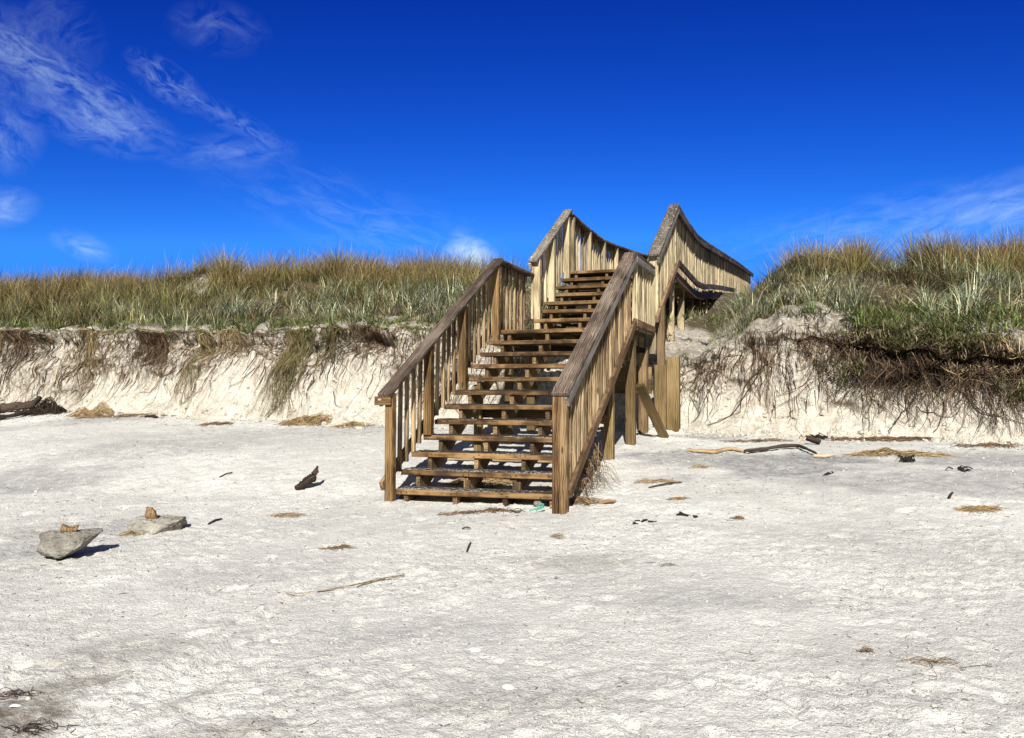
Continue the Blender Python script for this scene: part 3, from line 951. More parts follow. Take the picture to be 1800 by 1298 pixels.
# block under the lower left cap end
one('rail_block', fr(-.125, L_IN - .20, capz(-1, -.12) - CAP_T - .050), fr(-.125, L_IN - .012, capz(-1, -.12) - CAP_T - .050), .09, .036, UP, W_POST, stair)
# bottom rails
for side in (-1, 1):
    vr = (L_IN if side < 0 else R_IN) + side * .157
    m = W_BROWN
    one('bottom_rail', fr(-.05, vr, zn1(-.05) + .05), fr(11 * GO + .04, vr, zn1(11 * GO + .04) + .05), .105, .045, UP, m, stair, .006)
    one('bottom_rail', fr(11 * GO + .09, vr, ZL + .06), fr(S13 - .02, vr, ZL + .06), .105, .045, UP, m, stair, .006)
    one('bottom_rail', fr(S13 - .22, vr + DV2, zn2(S13 - .22) + .04), fr(6.86, vr + DV2, zn2(6.86) + .04), .10, .045, UP, W_CAP if side < 0 else W_BROWN, stair, .006)

# pickets ----------------------------------------------------------------
def picket(s, v, z0, z1, mat, parent, wv=.040, ws=.042):
    return one('picket', fr(s + jit(.018), v + jit(.006), z0), fr(s + jit(.018), v + jit(.006), z1), wv, ws, V_AX, mat, parent, .004)
n_p = 0
for side in (-1, 1):
    vin = (L_IN if side < 0 else R_IN)
    vp = vin + side * .116
    s = .12
    while s < 11 * GO:
        picket(s, vp, zn1(s) - .03 + jit(.03), capz(side, s) - CAP_T - .03, W_PICK, stair); n_p += 1
        s += .172 + jit(.008)
    s = 11 * GO + .16
    while s < S13 - .1:
        picket(s, vp, ZL - .02, ZL + (1.005 if side < 0 else 1.03) - CAP_T - .006, W_PICK if side < 0 else W_PALE, stair); n_p += 1
        s += .172 + jit(.008)
    s = S13 + .02
    while s < 6.85:
        picket(s, vp + DV2, zn2(s) - .04 + jit(.03), capz(side, s) - CAP_T - .03, W_PALE, stair, .042, .034 if side < 0 else .046); n_p += 1
        s += .168 + jit(.008)

# supports below ----------------------------------------------------------
def support(name, s, v, z0, z1, wv, ws, mat=None, label=None):
    o = one(name, fr(s, v, z0), fr(s, v, z1), wv, ws, V_AX, mat or W_PILE, stair, .006)
    if label: tag(o, label)
    return o
def gz(s, v):
    p = fr(s, v, 0); return float(zb(p.x, p.y))
for v, s, wv in ((WID + .04, 2.28, .12), (WID + .07, 3.5, .13), (.12, 2.28, .10), (.12, 3.5, .10)):
    support('support_post', s, v, gz(s, v) - .4, zn1(min(s, 11 * GO)) - .18, wv, .10)
support('support_post', S13 - .14, WID + .02, gz(S13, 2) - .4, ZL - .2, .13, .13, W_FRAME)
support('support_post', S13 + .10, WID + .25, gz(S13, 2) - .4, zn2(S13 + .2) + .05, .11, .11, W_FRAME)
support('support_post', S13 + .02, WID + .275, gz(S13, 2) - .4, 1.62, .22, .12, label='wide squared pile under the landing corner')
support('support_post', S13 - .10, .06, gz(S13, 0) - .4, ZL - .1, .13, .13)
# notched packer on the second support
one('brace', fr(3.62, WID + .165, 1.30), fr(4.26, WID + .43, gz(4.4, 2.2) - .04), .125, .06, V_AX, W_PILE, stair, .005)
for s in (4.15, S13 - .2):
    one('cross_beam', fr(s, -.02, ZL - .19), fr(s, WID + .06, ZL - .19), .20, .06, UP, W_SHADE, stair, .005)  # beams coloured near black to give the dark shade below the landing
one('cross_beam', fr(2.34, .0, .93), fr(2.34, WID, .93), .14, .05, UP, W_POST, stair, .005)
one('cross_beam', fr(1.15, .0, .44), fr(1.15, WID - .06, .44), .10, .05, UP, W_PICK, stair, .005)
for v in (.06, .5, .95, 1.4, WID + .03):
    one('joist', fr(3.48, v, ZL - .14), fr(S13 - .24, v, ZL - .14), .15, .045, UP, W_DARK, stair, .004)
for k in range(2):
    one('retaining_board', fr(S13 + .02, 1.05, ZL - .80 + .205 * k), fr(S13 + .02, WID + .12, ZL - .80 + .205 * k), .20, .045, UP, W_PILE, stair, .005)

# the squat pile standing beside
pile_p = fr(S13 - .02, 2.255, 0); pile_g = float(zb(pile_p.x, pile_p.y))
pz = at_s(1182, 628, S13 - .02).z
o = one('timber_pile', fr(S13 - .02, 2.265, pile_g - .4), fr(S13 - .02, 2.265, pz), .185, .17, V_AX, W_PILE, None, .008)
tag(o, 'square cut timber pile with flat top standing alone beside the stair brace', 'pile')

# ------------------------------------------------------------------ boardwalk over the dune
walk = empty('boardwalk', fr(6.95, 1.0, 3.38), 'timber boardwalk with picket railings running back over the dune from the stair top', 'boardwalk')
def zdk(s): return float(np.interp(s, [6.5, 6.92, 8.3, 9.5, 10.7, 12, 14.6, 20, 28], [3.39, 3.39, 3.36, 3.34, 3.42, 3.58, 3.85, 4.38, 5.05]))
def zrl(s): return float(np.interp(s, [6.5, 6.92, 7.6, 8.3, 9.5, 10.7, 12, 14.6, 20, 28], [4.47, 4.47, 4.44, 4.42, 4.42, 4.50, 4.62, 4.86, 5.36, 6.02]))
SE = 27.0
b = Boards(); s = 6.93
while s < 16:
    b.add(fr(s + .07, DV2 - .02, zdk(s) - .028), fr(s + .07, DV2 + WID, zdk(s) - .028), .138, .05, S_AX); s += .148
b.build('deck', W_POST, walk)
knots = [6.93, 7.6, 8.3, 8.9, 9.5, 10.1, 10.7, 11.3, 12, 13.2, 14.6, 16.5, 18.5, 20, 23.5, SE]
for side in (-1, 1):
    vin = (L_IN if side < 0 else R_IN) + DV2
    cb, sr, br, eb = Boards(), Boards(), Boards(), Boards()
    for a, c in zip(knots[:-1], knots[1:]):
        cb.add(fr(a, vin + side * CAP_W / 2, zrl(a) - CAP_T / 2), fr(c + .002, vin + side * CAP_W / 2, zrl(c) - CAP_T / 2), CAP_W, CAP_T, V_AX, .006)
        sr.add(fr(a, vin + side * .157, zrl(a) - CAP_T - .055), fr(c + .002, vin + side * .157, zrl(c) - CAP_T - .055), .10, .04, UP, .004)
        if a < 17:
            br.add(fr(a, vin + side * .157, zdk(a) + .07), fr(c + .002, vin + side * .157, zdk(c) + .07), .115, .045, UP, .004)
            eb.add(fr(a, vin + side * .09, zdk(a) - .13), fr(c + .002, vin + side * .09, zdk(c) - .13), .15, .045, UP, .004)
    cb.build('handrail', W_CAPF, walk); sr.build('side_rail', W_CAP, walk); br.build('bottom_rail', W_CAP, walk); eb.build('edge_beam', W_DARK, walk)
    s = 7.08
    while s < 16:
        one('post', fr(s, vin + side * .05, zdk(s) - .2), fr(s, vin + side * .05, zrl(s) - CAP_T - .004), .092, .092, V_AX, W_PALE, walk, .005)
        s += 1.27
    rest = Boards(); nb = 0
    lim = 62 if side > 0 else 38
    s = 7.0
    while s < (SE - .3 if side > 0 else 17):
        z0, z1 = zdk(s) - .02 + jit(.02), zrl(s) - CAP_T - .006
        vp = vin + side * (.066 if side > 0 else .116)
        if nb < lim:
            picket(s, vp, z0, z1, W_PALE, walk, .042, .032 if side < 0 else .05)
        else:
            rest.add(fr(s + jit(.01), vp, z0), fr(s + jit(.01), vp, z1), .042, .055, V_AX, .004)
        nb += 1; s += (.21 if side < 0 else .18) + jit(.012)
    o = rest.build('far_pickets', W_PALE, walk); tag(o, kind='stuff')
for s in (7.15, 8.45, 9.75, 11.05, 12.3):
    for v in (.12 + DV2, WID + DV2 - .02):
        zt = zdk(s) - .21
        g0 = float(top_z(s, v))
        if zt - g0 > .05:
            one('support_post', fr(s, v, g0 - .4), fr(s, v, zt), .12, .12, V_AX, W_PALE, walk, .005)
    one('cross_beam', fr(s - .09, .02 + DV2, zdk(s) - .29), fr(s - .09, WID + DV2 + .03, zdk(s) - .29), .15, .05, UP, W_DARK, walk, .004)
s = 7.5
while s < 13.5:
    one('joist', fr(s, DV2, zdk(s) - .115), fr(s, WID + DV2 + .06, zdk(s) - .115), .12, .045, UP, W_PALE, walk, .004); s += .62

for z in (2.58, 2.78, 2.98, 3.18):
    one('shade_backing', fr(7.02, DV2 + .02, z), fr(7.02, DV2 + WID - .02, z), .19, .04, UP, W_SHADE, walk, .004)  # added boards behind the top steps, painted as dark as deep shade

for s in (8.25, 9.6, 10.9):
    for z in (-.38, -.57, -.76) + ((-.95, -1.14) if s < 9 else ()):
        one('shade_backing', fr(s, DV2 + .02, zdk(s) + z), fr(s, DV2 + WID - .3, zdk(s) + z), .185, .04, UP, W_SHADE, walk, .004)  # added backing that closes the gaps below the deck with painted shade

# ------------------------------------------------------------------ grass
def lerp_cols(n, pal, var=.18):
    pal = np.array(pal); i = RNG.integers(0, len(pal), n)
    return np.clip(pal[i] * (1 + RNG.normal(0, var, (n, 1))), .01, .8)
def grass_patch(cs, cv, per, spread, length, lean, droop, width, pal, gz_fn=top_z, var=.2, tip=None, wind=.0):
    """clumps at (cs, cv); returns verts, quads, colours"""
    n = len(cs) * per
    ang = RNG.uniform(0, 2 * np.pi, n); rad = spread * np.sqrt(RNG.uniform(0, 1, n))
    cl = np.repeat(np.arange(len(cs)), per)
    s = np.repeat(cs, per) + rad * np.sin(ang); v = np.repeat(cv, per) + rad * np.cos(ang)
    z = gz_fn(s, v) - .03
    base = frn(s, v, z)
    hs_ = np.repeat(RNG.uniform(.5, 1.3, len(cs)), per)
    Ln = length[0] + (length[1] - length[0]) * RNG.beta(2.2, 1.6, n)
    Ln = Ln * hs_
    out = ang - PHI + RNG.normal(0, .7, n)                              # blades lean outward from their clump
    ln = np.abs(RNG.normal(lean, lean * .55, n)) * (.35 + .9 * rad / spread)
    dr = np.abs(RNG.normal(droop, droop * .5, n))
    wd = RNG.uniform(*width, n)
    ax = np.cos(out) * ln + wind; ay = np.sin(out) * ln
    azm = np.arctan2(ay, ax); ln = np.hypot(ax, ay)
    V, q, kv = blades(base, azm, Ln, ln, dr, wd)
    c = lerp_cols(n, pal, var) * np.repeat(np.clip(RNG.lognormal(-.18, .55, len(cs)), .18, 1.9), per)[:, None]
    C = np.repeat(c, kv, 0)
    if tip is not None:
        tt = np.tile(np.repeat(np.linspace(0, 1, kv // 2), 2), n)
        tc = np.repeat(lerp_cols(n, tip, var), kv, 0)
        f = (sstep(.15, .9, tt) * .85)[:, None]
        C = C * (1 - f) + tc * f
    return V, q, C
def join(parts):
    V = np.concatenate([p[0] for p in parts]); C = np.concatenate([p[2] for p in parts])
    o = np.cumsum([0] + [len(p[0]) for p in parts[:-1]])
    Q = np.concatenate([p[1] + k for p, k in zip(parts, o)])
    return V, Q, C
PAL_BLUE = [(.20, .225, .135), (.28, .295, .19), (.13, .155, .07), (.36, .36, .25), (.17, .19, .08), (.06, .075, .03), (.19, .23, .15), (.24, .21, .12)]
PAL_RUST = [(.11, .092, .028), (.15, .115, .036), (.085, .092, .026), (.18, .135, .05), (.06, .06, .018), (.14, .14, .042)]
TIP_RUST = [(.27, .185, .075), (.38, .29, .145), (.17, .11, .042), (.29, .225, .10), (.20, .175, .065)]
PAL_GREEN = [(.075, .115, .022), (.10, .14, .03), (.06, .095, .022), (.13, .15, .04)]
PAL_STRAW = [(.42, .34, .19), (.50, .42, .26), (.33, .25, .13), (.24, .17, .085)]
PAL_OLIVE = [(.13, .145, .05), (.17, .17, .07), (.10, .12, .04), (.20, .19, .10)]
def is_walk(s, v, m=.12):
    return (v > -.12 - m) & (v < 2.12 + m + .4 * (s < 12.5)) & (s > 5.4)
def bare(s, v):
    b = np.zeros_like(s)
    for (c_s, c_v, r_s, r_v) in ((9.15, -9.6, .62, .75), (8.5, -9.3, .5, .5), (7.0, 2.7, 1.1, .5), (7.4, 2.0, 1.5, .8), (8.3, 3.0, .9, .35), (6.5, 3.6, .4, .5), (6.6, -2.9, .35, .7), (6.0, 4.2, .55, .72)):
        b = np.maximum(b, sstep(1.1, .7, np.sqrt(((s - c_s) / r_s) ** 2 + ((v - c_v) / r_v) ** 2)))
    return b
def field(n, s0, s1, v0, v1):
    s = RNG.uniform(s0, s1, n); v = RNG.uniform(v0, v1, n)
    k = ~is_walk(s, v) & (s > edge_s(v) + .05)
    return s[k], v[k]
def rust_amount(s, v):
    """0 = blue-green marram, 1 = rust tussock"""
    left = sstep(6.9, 8.6, s + 2.0 * fbm(v * .55, s * .6, 3, 71)) * sstep(-1.8, -5.2, v + 2.0 * fbm(v * .5, s * .5, 2, 72))
    left = np.maximum(left, sstep(9.4, 10.6, s) * (v < -2) * .5)
    left = np.maximum(left, .9 * sstep(-.35, .05, fbm(v * .9, s * .9, 3, 73)) * sstep(-6.5, -8.5, v))
    right = sstep(6.6, 9.0, s + 1.8 * fbm(v * .6, s * .6, 3, 74)) * sstep(3.0, 5.4, v + 1.2 * fbm(s * .5, v * .5, 2, 76))
    right = np.maximum(right, sstep(8.6, 9.8, s) * (v > 3) * .8)
    return np.where(v < 1, left, right)
parts_b, parts_r, parts_g = [], [], []
s, v = field(4300, 5.7, 12.5, -19, 9.5)
ra = rust_amount(s, v); bb = bare(s, v)
near_edge = sstep(.9, .2, s - edge_s(v))
dens = sstep(-.35, .15, fbm(s * 1.1, v * 1.1, 3, 78))
keep = (RNG.uniform(0, 1, len(s)) > ra * .93) & (RNG.uniform(0, 1, len(s)) > bb * .95) & (RNG.uniform(0, 1, len(s)) > near_edge * .7) & (RNG.uniform(0, 1, len(s)) < dens)
parts_b.append(grass_patch(s[keep], v[keep], 27, .15, (.22, .64), .50, 1.0, (.0075, .016), PAL_BLUE, wind=.05, var=.42))
i = RNG.uniform(0, 1, len(s)) < .55
parts_b.append(grass_patch(s[keep & i], v[keep & i], 7, .2, (.15, .5), .8, .9, (.008, .016), PAL_STRAW, var=.3))
s, v = field(2600, 6.2, 12.8, -19.5, 9.5)
ra = rust_amount(s, v)
dens = sstep(-.32, .12, fbm(s * .9, v * .9, 3, 79))
keep = (RNG.uniform(0, 1, len(s)) < ra * dens) & (RNG.uniform(0, 1, len(s)) > bare(s, v) * .95)
low_ = keep & (s < 8.6); high = keep & ~low_
parts_r.append(grass_patch(s[high], v[high], 66, .17, (.34, .90), .34, .75, (.006, .0125), PAL_RUST, tip=TIP_RUST, var=.42, wind=.03))
parts_r.append(grass_patch(s[low_], v[low_], 52, .16, (.25, .66), .45, .8, (.007, .014), PAL_RUST + PAL_OLIVE, tip=TIP_RUST[:3] + PAL_OLIVE, var=.42, wind=.03))
# low leafy plants and litter along the edge
s, v = field(7500, 5.5, 7.6, -19, 9.5)
d_e = s - edge_s(v)
keep = (RNG.uniform(0, 1, len(s)) < sstep(.75, .1, d_e) * (.55 + .45 * fbm(v * 1.1, 2.0, 3, 77)) + .6 * sstep(4.3, 5.2, v) * sstep(1.3, .3, d_e)) & (RNG.uniform(0, 1, len(s)) > bare(s, v) * .8)
parts_g.append(grass_patch(s[keep], v[keep], 18, .10, (.08, .24), .75, .8, (.010, .020), PAL_GREEN + PAL_OLIVE[:2], var=.25))
s, v = field(4200, 5.6, 12.0, -19, 9.5)
parts_g.append(grass_patch(s, v, 9, .16, (.12, .34), .7, .8, (.006, .013), PAL_OLIVE + PAL_STRAW[2:], var=.25))
for nm, ps in (('marram_grass', parts_b), ('tussock_grass', parts_r), ('edge_plants', parts_g)):
    V, Q, C = join(ps)
    o = link(nm, mesh_np(nm, V, Q, cols=C), M_GRASS)
    tag(o, {'marram_grass': 'pale blue green marram grass covering the lower dune top',
            'tussock_grass': 'mass of rust tipped olive tussock grass along the dune crest',
            'edge_plants': 'low green plants and litter along the dune edge'}[nm], 'grass', kind='stuff')

# a few tussocks that stand out by themselves
TUS = [(90, 545, 7.3, .95, 'rust and green tussock low on the left slope above the far driftwood log', 1.0),
       (215, 470, 9.6, .85, 'tall olive tussock breaking the skyline at the far left', .8),
       (390, 495, 9.2, .95, 'broad rust tussock above the bare sand patch in the grass', 1.15),
       (590, 475, 10.0, .9, 'highest rust tussock on the crest left of the stairs', 1.0),
       (1512, 462, 10.2, .85, 'rounded tussock at the left end of the right hand crest', 1.0),
       (1665, 470, 9.6, .95, 'tall straw tipped tussock in the middle of the right hand crest', 1.05)]
for (px, py, s_, hgt, lab, sc) in TUS:
    p = at_s(px, py, s_)
    _, v_ = sv(p.x, p.y)
    V, Q, C = grass_patch(np.full(3, s_) + RNG.normal(0, .08, 3), np.full(3, v_) + RNG.normal(0, .12, 3), 130, .22 * sc, (hgt * .55, hgt), .34, .6, (.008, .016), PAL_RUST, tip=TIP_RUST, wind=.05)
    o = link('grass_tussock', mesh_np('grass_tussock', V, Q, cols=C), M_GRASS)
    tag(o, lab, 'grass tussock', 'rust tipped tussocks on the dune')
# old brown stems and matted litter between the tussocks
s, v = field(3000, 6.3, 12.0, -19, 9.5)
kk = (fbm(s * .9 + 7, v * .9, 3, 86) > .05) & (bare(s, v) < .3)
s, v = s[kk], v[kk]
V, Q, C = grass_patch(s, v, 20, .22, (.08, .30), .9, .9, (.008, .020), [(.045, .03, .015), (.03, .022, .011), (.07, .05, .025), (.05, .05, .02), (.12, .085, .045)], var=.3)
o = link('withered_stems', mesh_np('withered_stems', V, Q, cols=C), M_GRASS)
tag(o, 'dark withered stems matted between the grass clumps', 'grass', kind='stuff')
# dark scrub on the right crest and in hollows
def scrub(px, py, s_, rs, rv, h, n, pal, lab, cat='shrub'):
    p = at_s(px, py, s_); _, v_ = sv(p.x, p.y)
    a = RNG.uniform(0, 2 * np.pi, n); r = np.sqrt(RNG.uniform(0, 1, n))
    s = s_ + rs * r * np.sin(a); v = v_ + rv * r * np.cos(a)
    z = top_z(s, v) + h * RNG.uniform(0, 1, n) * np.sqrt(np.clip(1 - r * r, 0, 1))
    V, q, kv = blades(frn(s, v, z), RNG.uniform(0, 6.28, n), RNG.uniform(.04, .12, n), RNG.uniform(.2, 1.6, n), RNG.uniform(0, .8, n), RNG.uniform(.006, .016, n))
    C = np.repeat(lerp_cols(n, pal, .25), kv, 0)
    o = link('low_shrub', mesh_np('low_shrub', V, q, cols=C), M_GRASS)
    tag(o, lab, cat)
PAL_SCRUB = [(.075, .05, .022), (.05, .04, .018), (.10, .07, .03), (.06, .06, .022)]
scrub(1405, 470, 9.6, .55, 1.0, .42, 5200, PAL_SCRUB, 'dark brown low shrub on the crest just right of the boardwalk end')
scrub(690, 462, 10.6, .5, .9, .40, 3200, PAL_SCRUB, 'dark shrub among the grass on the crest left of the stairs')
scrub(480, 500, 8.7, .35, .7, .25, 2200, PAL_SCRUB, 'dark matted shrub patch in the grass left of the stairs')
scrub(1640, 480, 8.2, .4, .8, .28, 2600, PAL_SCRUB, 'dark matted shrub in the grass below the right hand crest')
scrub(330, 480, 9.0, .35, .8, .25, 2200, PAL_SCRUB, 'dark matted shrub left of the bare sand patch')

# ------------------------------------------------------------------ roots on the scarp
PAL_ROOT = [(.10, .062, .034), (.06, .038, .022), (.16, .105, .06), (.22, .155, .09), (.035, .024, .016)]
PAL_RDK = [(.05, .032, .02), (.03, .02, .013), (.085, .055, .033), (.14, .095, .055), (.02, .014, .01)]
PAL_DRYR = [(.30, .22, .11), (.38, .29, .16), (.20, .14, .07), (.13, .09, .05), (.17, .16, .07)]
NRM = np.array([-SP, -CP, 0.0])
def hang(vc, vw, n, reach, pal, rad=(.0025, .006), start=(-.02, .16), out=.05, fan=.5, k=9, wob=.05):
    """strands hanging down the face from the lip"""
    v0 = vc + RNG.normal(0, vw, n)
    t0 = RNG.uniform(start[0], start[1], n)
    t1 = np.clip(t0 + reach * RNG.beta(1.3, 1.7, n), t0 + .04, .97)
    u = np.linspace(0, 1, k)
    t = t0[:, None] + (t1 - t0)[:, None] * u
    dv = RNG.normal(0, fan * .4, n)[:, None] * u ** 1.3 - (v0 - vc)[:, None] * u * .25
    ph = RNG.uniform(0, 6.28, (n, 1)); fq = RNG.uniform(3, 9, (n, 1))
    v = v0[:, None] + dv + wob * np.sin(ph + fq * u) * u
    P = face(v, np.clip(t, 0, .98))
    o_ = (RNG.uniform(.2, 1.0, n)[:, None] * out * (1 - .6 * u) + .012)
    P = P + NRM * o_[..., None]
    r = RNG.uniform(*rad, n)[:, None] * (1 - .65 * u)
    return P, r, lerp_cols(n, pal, .25)
def px_v(px, py, s=5.6):
    p = at_s(px, py, s); return sv(p.x, p.y)[1]
ROOT_CLUMPS = [
    (25, 640, .40, 230, .42, PAL_ROOT, 'dark matted root curtain at the far left end of the sand bank'),
    (150, 680, .13, 110, .62, PAL_DRYR, 'straw coloured root bundle reaching down to the dry grass heap'),
    (262, 630, .16, 190, .55, PAL_ROOT, 'dense brown root clump hanging below the lip left of centre bank'),
    (345, 650, .10, 90, .78, PAL_DRYR, 'narrow root strand reaching nearly to the foot of the bank'),
    (395, 640, .13, 90, .45, PAL_DRYR, 'thin straw roots between the narrow strand and the green hanging tuft'),
    (512, 640, .13, 240, .80, PAL_DRYR[2:] + PAL_OLIVE[:1], 'long olive brown tuft of roots hanging above the straw mat'),
    (580, 610, .15, 200, .42, PAL_ROOT + PAL_OLIVE[:2], 'short dark root clump right of the long olive tuft'),
    (640, 600, .18, 110, .30, PAL_ROOT, 'sparse dark roots on the bank just left of the stair railing'),
    (1245, 690, .16, 90, .75, PAL_ROOT, 'tangle of brown roots on the bank beside the timber pile'),
    (1345, 640, .16, 90, .62, PAL_ROOT[:3], 'looping bare roots on the pale bank right of the pile'),
    (1425, 650, .16, 150, .35, PAL_ROOT, 'dark root clump under the white sand hump'),
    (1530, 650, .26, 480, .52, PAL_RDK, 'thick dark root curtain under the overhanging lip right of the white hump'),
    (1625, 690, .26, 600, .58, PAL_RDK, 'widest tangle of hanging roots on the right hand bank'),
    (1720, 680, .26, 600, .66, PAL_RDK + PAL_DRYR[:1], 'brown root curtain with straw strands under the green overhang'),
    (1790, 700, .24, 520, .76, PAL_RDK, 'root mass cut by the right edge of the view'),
]
for (px, py, vw, n, reach, pal, lab) in ROOT_CLUMPS:
    vc = px_v(px, py)
    P, r, c = hang(vc, vw, int(n * (1.25 if vc < 2 else (.55 if vc < 4.4 else 1))), reach * (1.4 if vc < 2 else (1.0 if vc < 4.4 else .95)), pal, rad=(.003, .0085), out=.10 if vc < 4.3 else .26, fan=.42 if vc < 4.4 else .75, wob=.07 if vc < 4.4 else .13, start=(-.02, .16) if vc < 2.2 else ((.10, .34) if vc < 4.4 else (.05, .42)))
    o = strand_mesh('hanging_roots', P, r, c, M_ROOT)
    tag(o, lab, 'roots', 'root clumps hanging from the dune lip')
# fine roots everywhere on the face, too many to count
Ps, rs, cs = [], [], []
for k in range(300):
    vc = RNG.uniform(-17, 9.5)
    if -.1 < vc < 1.9 or (2.2 < vc < 4.8 and k % 3): continue
    P, r, c = hang(vc, .12, int(RNG.integers(6, 22)), RNG.uniform(.15, .6), PAL_ROOT + PAL_DRYR, rad=(.0016, .005), start=(0, .6), out=.03, fan=.35)
    Ps.append(P); rs.append(r); cs.append(c)
for k in range(46):
    vc = RNG.uniform(4.6, 9.5)
    P, r, c = hang(vc, .07, 12, RNG.uniform(.2, .6), PAL_DRYR[:3] + PAL_STRAW[:2], rad=(.003, .007), start=(-.02, .2), out=.28, fan=.5)
    Ps.append(P); rs.append(r); cs.append(c)
for k in range(40):
    vc = RNG.uniform(4.3, 9.5)
    P, r, c = hang(vc, .15, 26, RNG.uniform(.15, .5), PAL_ROOT, rad=(.002, .004), start=(0, .25), out=.2, fan=.4)
    Ps.append(P); rs.append(r); cs.append(c)
# short hairs standing out of the sand
n, k = 2600, 6
vc = RNG.uniform(-17, 9.5, n); vc = np.where((vc > -.1) & (vc < 1.9), vc - 5, vc)
uu = np.linspace(0, 1, k)
t0 = .72 * RNG.beta(1.1, 1.6, n)
L = RNG.uniform(.05, .24, n)
P = face(vc[:, None] + RNG.normal(0, .03, n)[:, None] * uu, np.clip(t0[:, None] + (L / 1.65)[:, None] * uu, 0, .96)) + NRM * (.008 + .03 * np.sin(uu * 2.4) * RNG.uniform(.2, 1, (n, 1)))[..., None]
Pz_ = np.zeros((n, 9, 3)); 
for a_ in range(3): Pz_[..., a_] = np.stack([np.interp(np.linspace(0, 1, 9), uu, P[i_, :, a_]) for i_ in range(n)])
Ps.append(Pz_); rs.append(RNG.uniform(.004, .0105, n)[:, None] * (1 - .65 * np.linspace(0, 1, 9))); cs.append(lerp_cols(n, PAL_ROOT[:3] + [(.03, .022, .016)], .3))
# wandering single roots
n, k = 620, 11
vc = RNG.uniform(-17, 9.5, n); vc = np.where((vc > -.1) & (vc < 1.9), vc - 6, vc)
hd = RNG.normal(0, .75, n)[:, None] + np.cumsum(RNG.normal(0, .42, (n, k)), 1)
L = RNG.uniform(.15, 1.1, n)
Hh = 1.65
vv = vc[:, None] + np.cumsum(np.sin(hd), 1) * (L / k)[:, None]
tt = (RNG.beta(1.0, 2.0, n) * .7)[:, None] + np.cumsum(np.cos(hd), 1) * (L / k / Hh)[:, None]
P = face(vv, np.clip(tt, 0, .95)) + NRM * (.012 + .05 * np.abs(np.sin(np.linspace(0, 3.1, k))) * RNG.uniform(0, 1, (n, 1)))[..., None]
Ps.append(P[:, :9]); rs.append((RNG.uniform(.002, .008, n)[:, None] * (1 - .6 * np.linspace(0, 1, k)))[:, :9]); cs.append(lerp_cols(n, PAL_ROOT[:3] + [(.03, .022, .016)], .25))
def face_px(px, py):
    p = at_s(px, py, 5.35); v_ = sv(p.x, p.y)[1]
    ts = np.linspace(0, .98, 60); F = face(np.full(60, v_), ts)
    d = px_dir(px, py)
    q = F - np.array([0, 0, EYE])
    cr_ = np.linalg.norm(np.cross(q, np.array(d)), axis=1)
    return v_, ts[int(np.argmin(cr_))]
for (pts, r0) in (
    (((1262, 605), (1255, 640), (1245, 690), (1232, 720), (1215, 745)), .010), (((1240, 640), (1232, 680), (1225, 722)), .008),
    (((1345, 638), (1315, 665), (1300, 700), (1305, 727), (1262, 740)), .011), (((1332, 622), (1340, 650), (1310, 690), (1290, 727), (1245, 748)), .012),
    (((1368, 612), (1350, 645), (1335, 655)), .008), (((1385, 620), (1381, 660), (1380, 684)), .009), (((1300, 640), (1308, 668), (1318, 690)), .006),
    (((1480, 655), (1470, 690), (1460, 718)), .008), (((1625, 690), (1590, 722), (1570, 747), (1556, 762)), .012), (((1532, 702), (1560, 722), (1588, 744)), .010),
    (((1660, 700), (1655, 730), (1638, 760)), .011), (((1695, 690), (1720, 722), (1760, 738), (1796, 748)), .012), (((1640, 640), (1690, 664), (1742, 662)), .009),
    (((1725, 640), (1700, 690), (1675, 722)), .010), (((1515, 690), (1520, 730), (1516, 755)), .008), (((1770, 690), (1778, 725), (1798, 740)), .009),
    (((1395, 720), (1385, 735), (1360, 735)), .006), (((1445, 660), (1400, 700), (1340, 728)), .005),
    (((345, 598), (347, 640), (345, 700), (334, 714)), .013), (((292, 640), (262, 680), (246, 694)), .009), (((128, 628), (105, 688), (90, 706)), .009),
    (((532, 640), (515, 690), (500, 716)), .010), (((372, 640), (352, 690), (348, 700)), .008), (((305, 672), (311, 692)), .012), (((600, 690), (612, 715), (622, 725)), .006),
    (((232, 610), (226, 650), (206, 690)), .007), (((440, 640), (430, 672), (415, 690)), .008), (((566, 612), (590, 650), (600, 672)), .008)):
    vt = [face_px(*q) for q in pts]
    d_ = np.linspace(0, 1, len(vt)); uu = np.linspace(0, 1, 9)
    vv1 = np.interp(uu, d_, [q[0] for q in vt]); tt1 = np.interp(uu, d_, [q[1] for q in vt])
    vv1[1:-1] = (vv1[:-2] + 2 * vv1[1:-1] + vv1[2:]) / 4
    for rep_ in range(2):
        Pq = face(vv1 + RNG.normal(0, .012, 9) + rep_ * RNG.normal(0, .03) * uu, np.clip(tt1, 0, .97)) + NRM * (.02 + .03 * np.sin(uu * 3.1))[:, None]
        Ps.append(Pq[None]); rs.append((r0 * (.9 if rep_ == 0 else .5) * (1 - .6 * uu))[None]); cs.append(lerp_cols(1, [(.075, .05, .032), (.045, .03, .02), (.11, .07, .04)], .2))
o = strand_mesh('fine_roots', np.concatenate(Ps), np.concatenate(rs), np.concatenate(cs), M_ROOT)
tag(o, 'fine roots threading the whole sand bank', 'roots', kind='stuff')
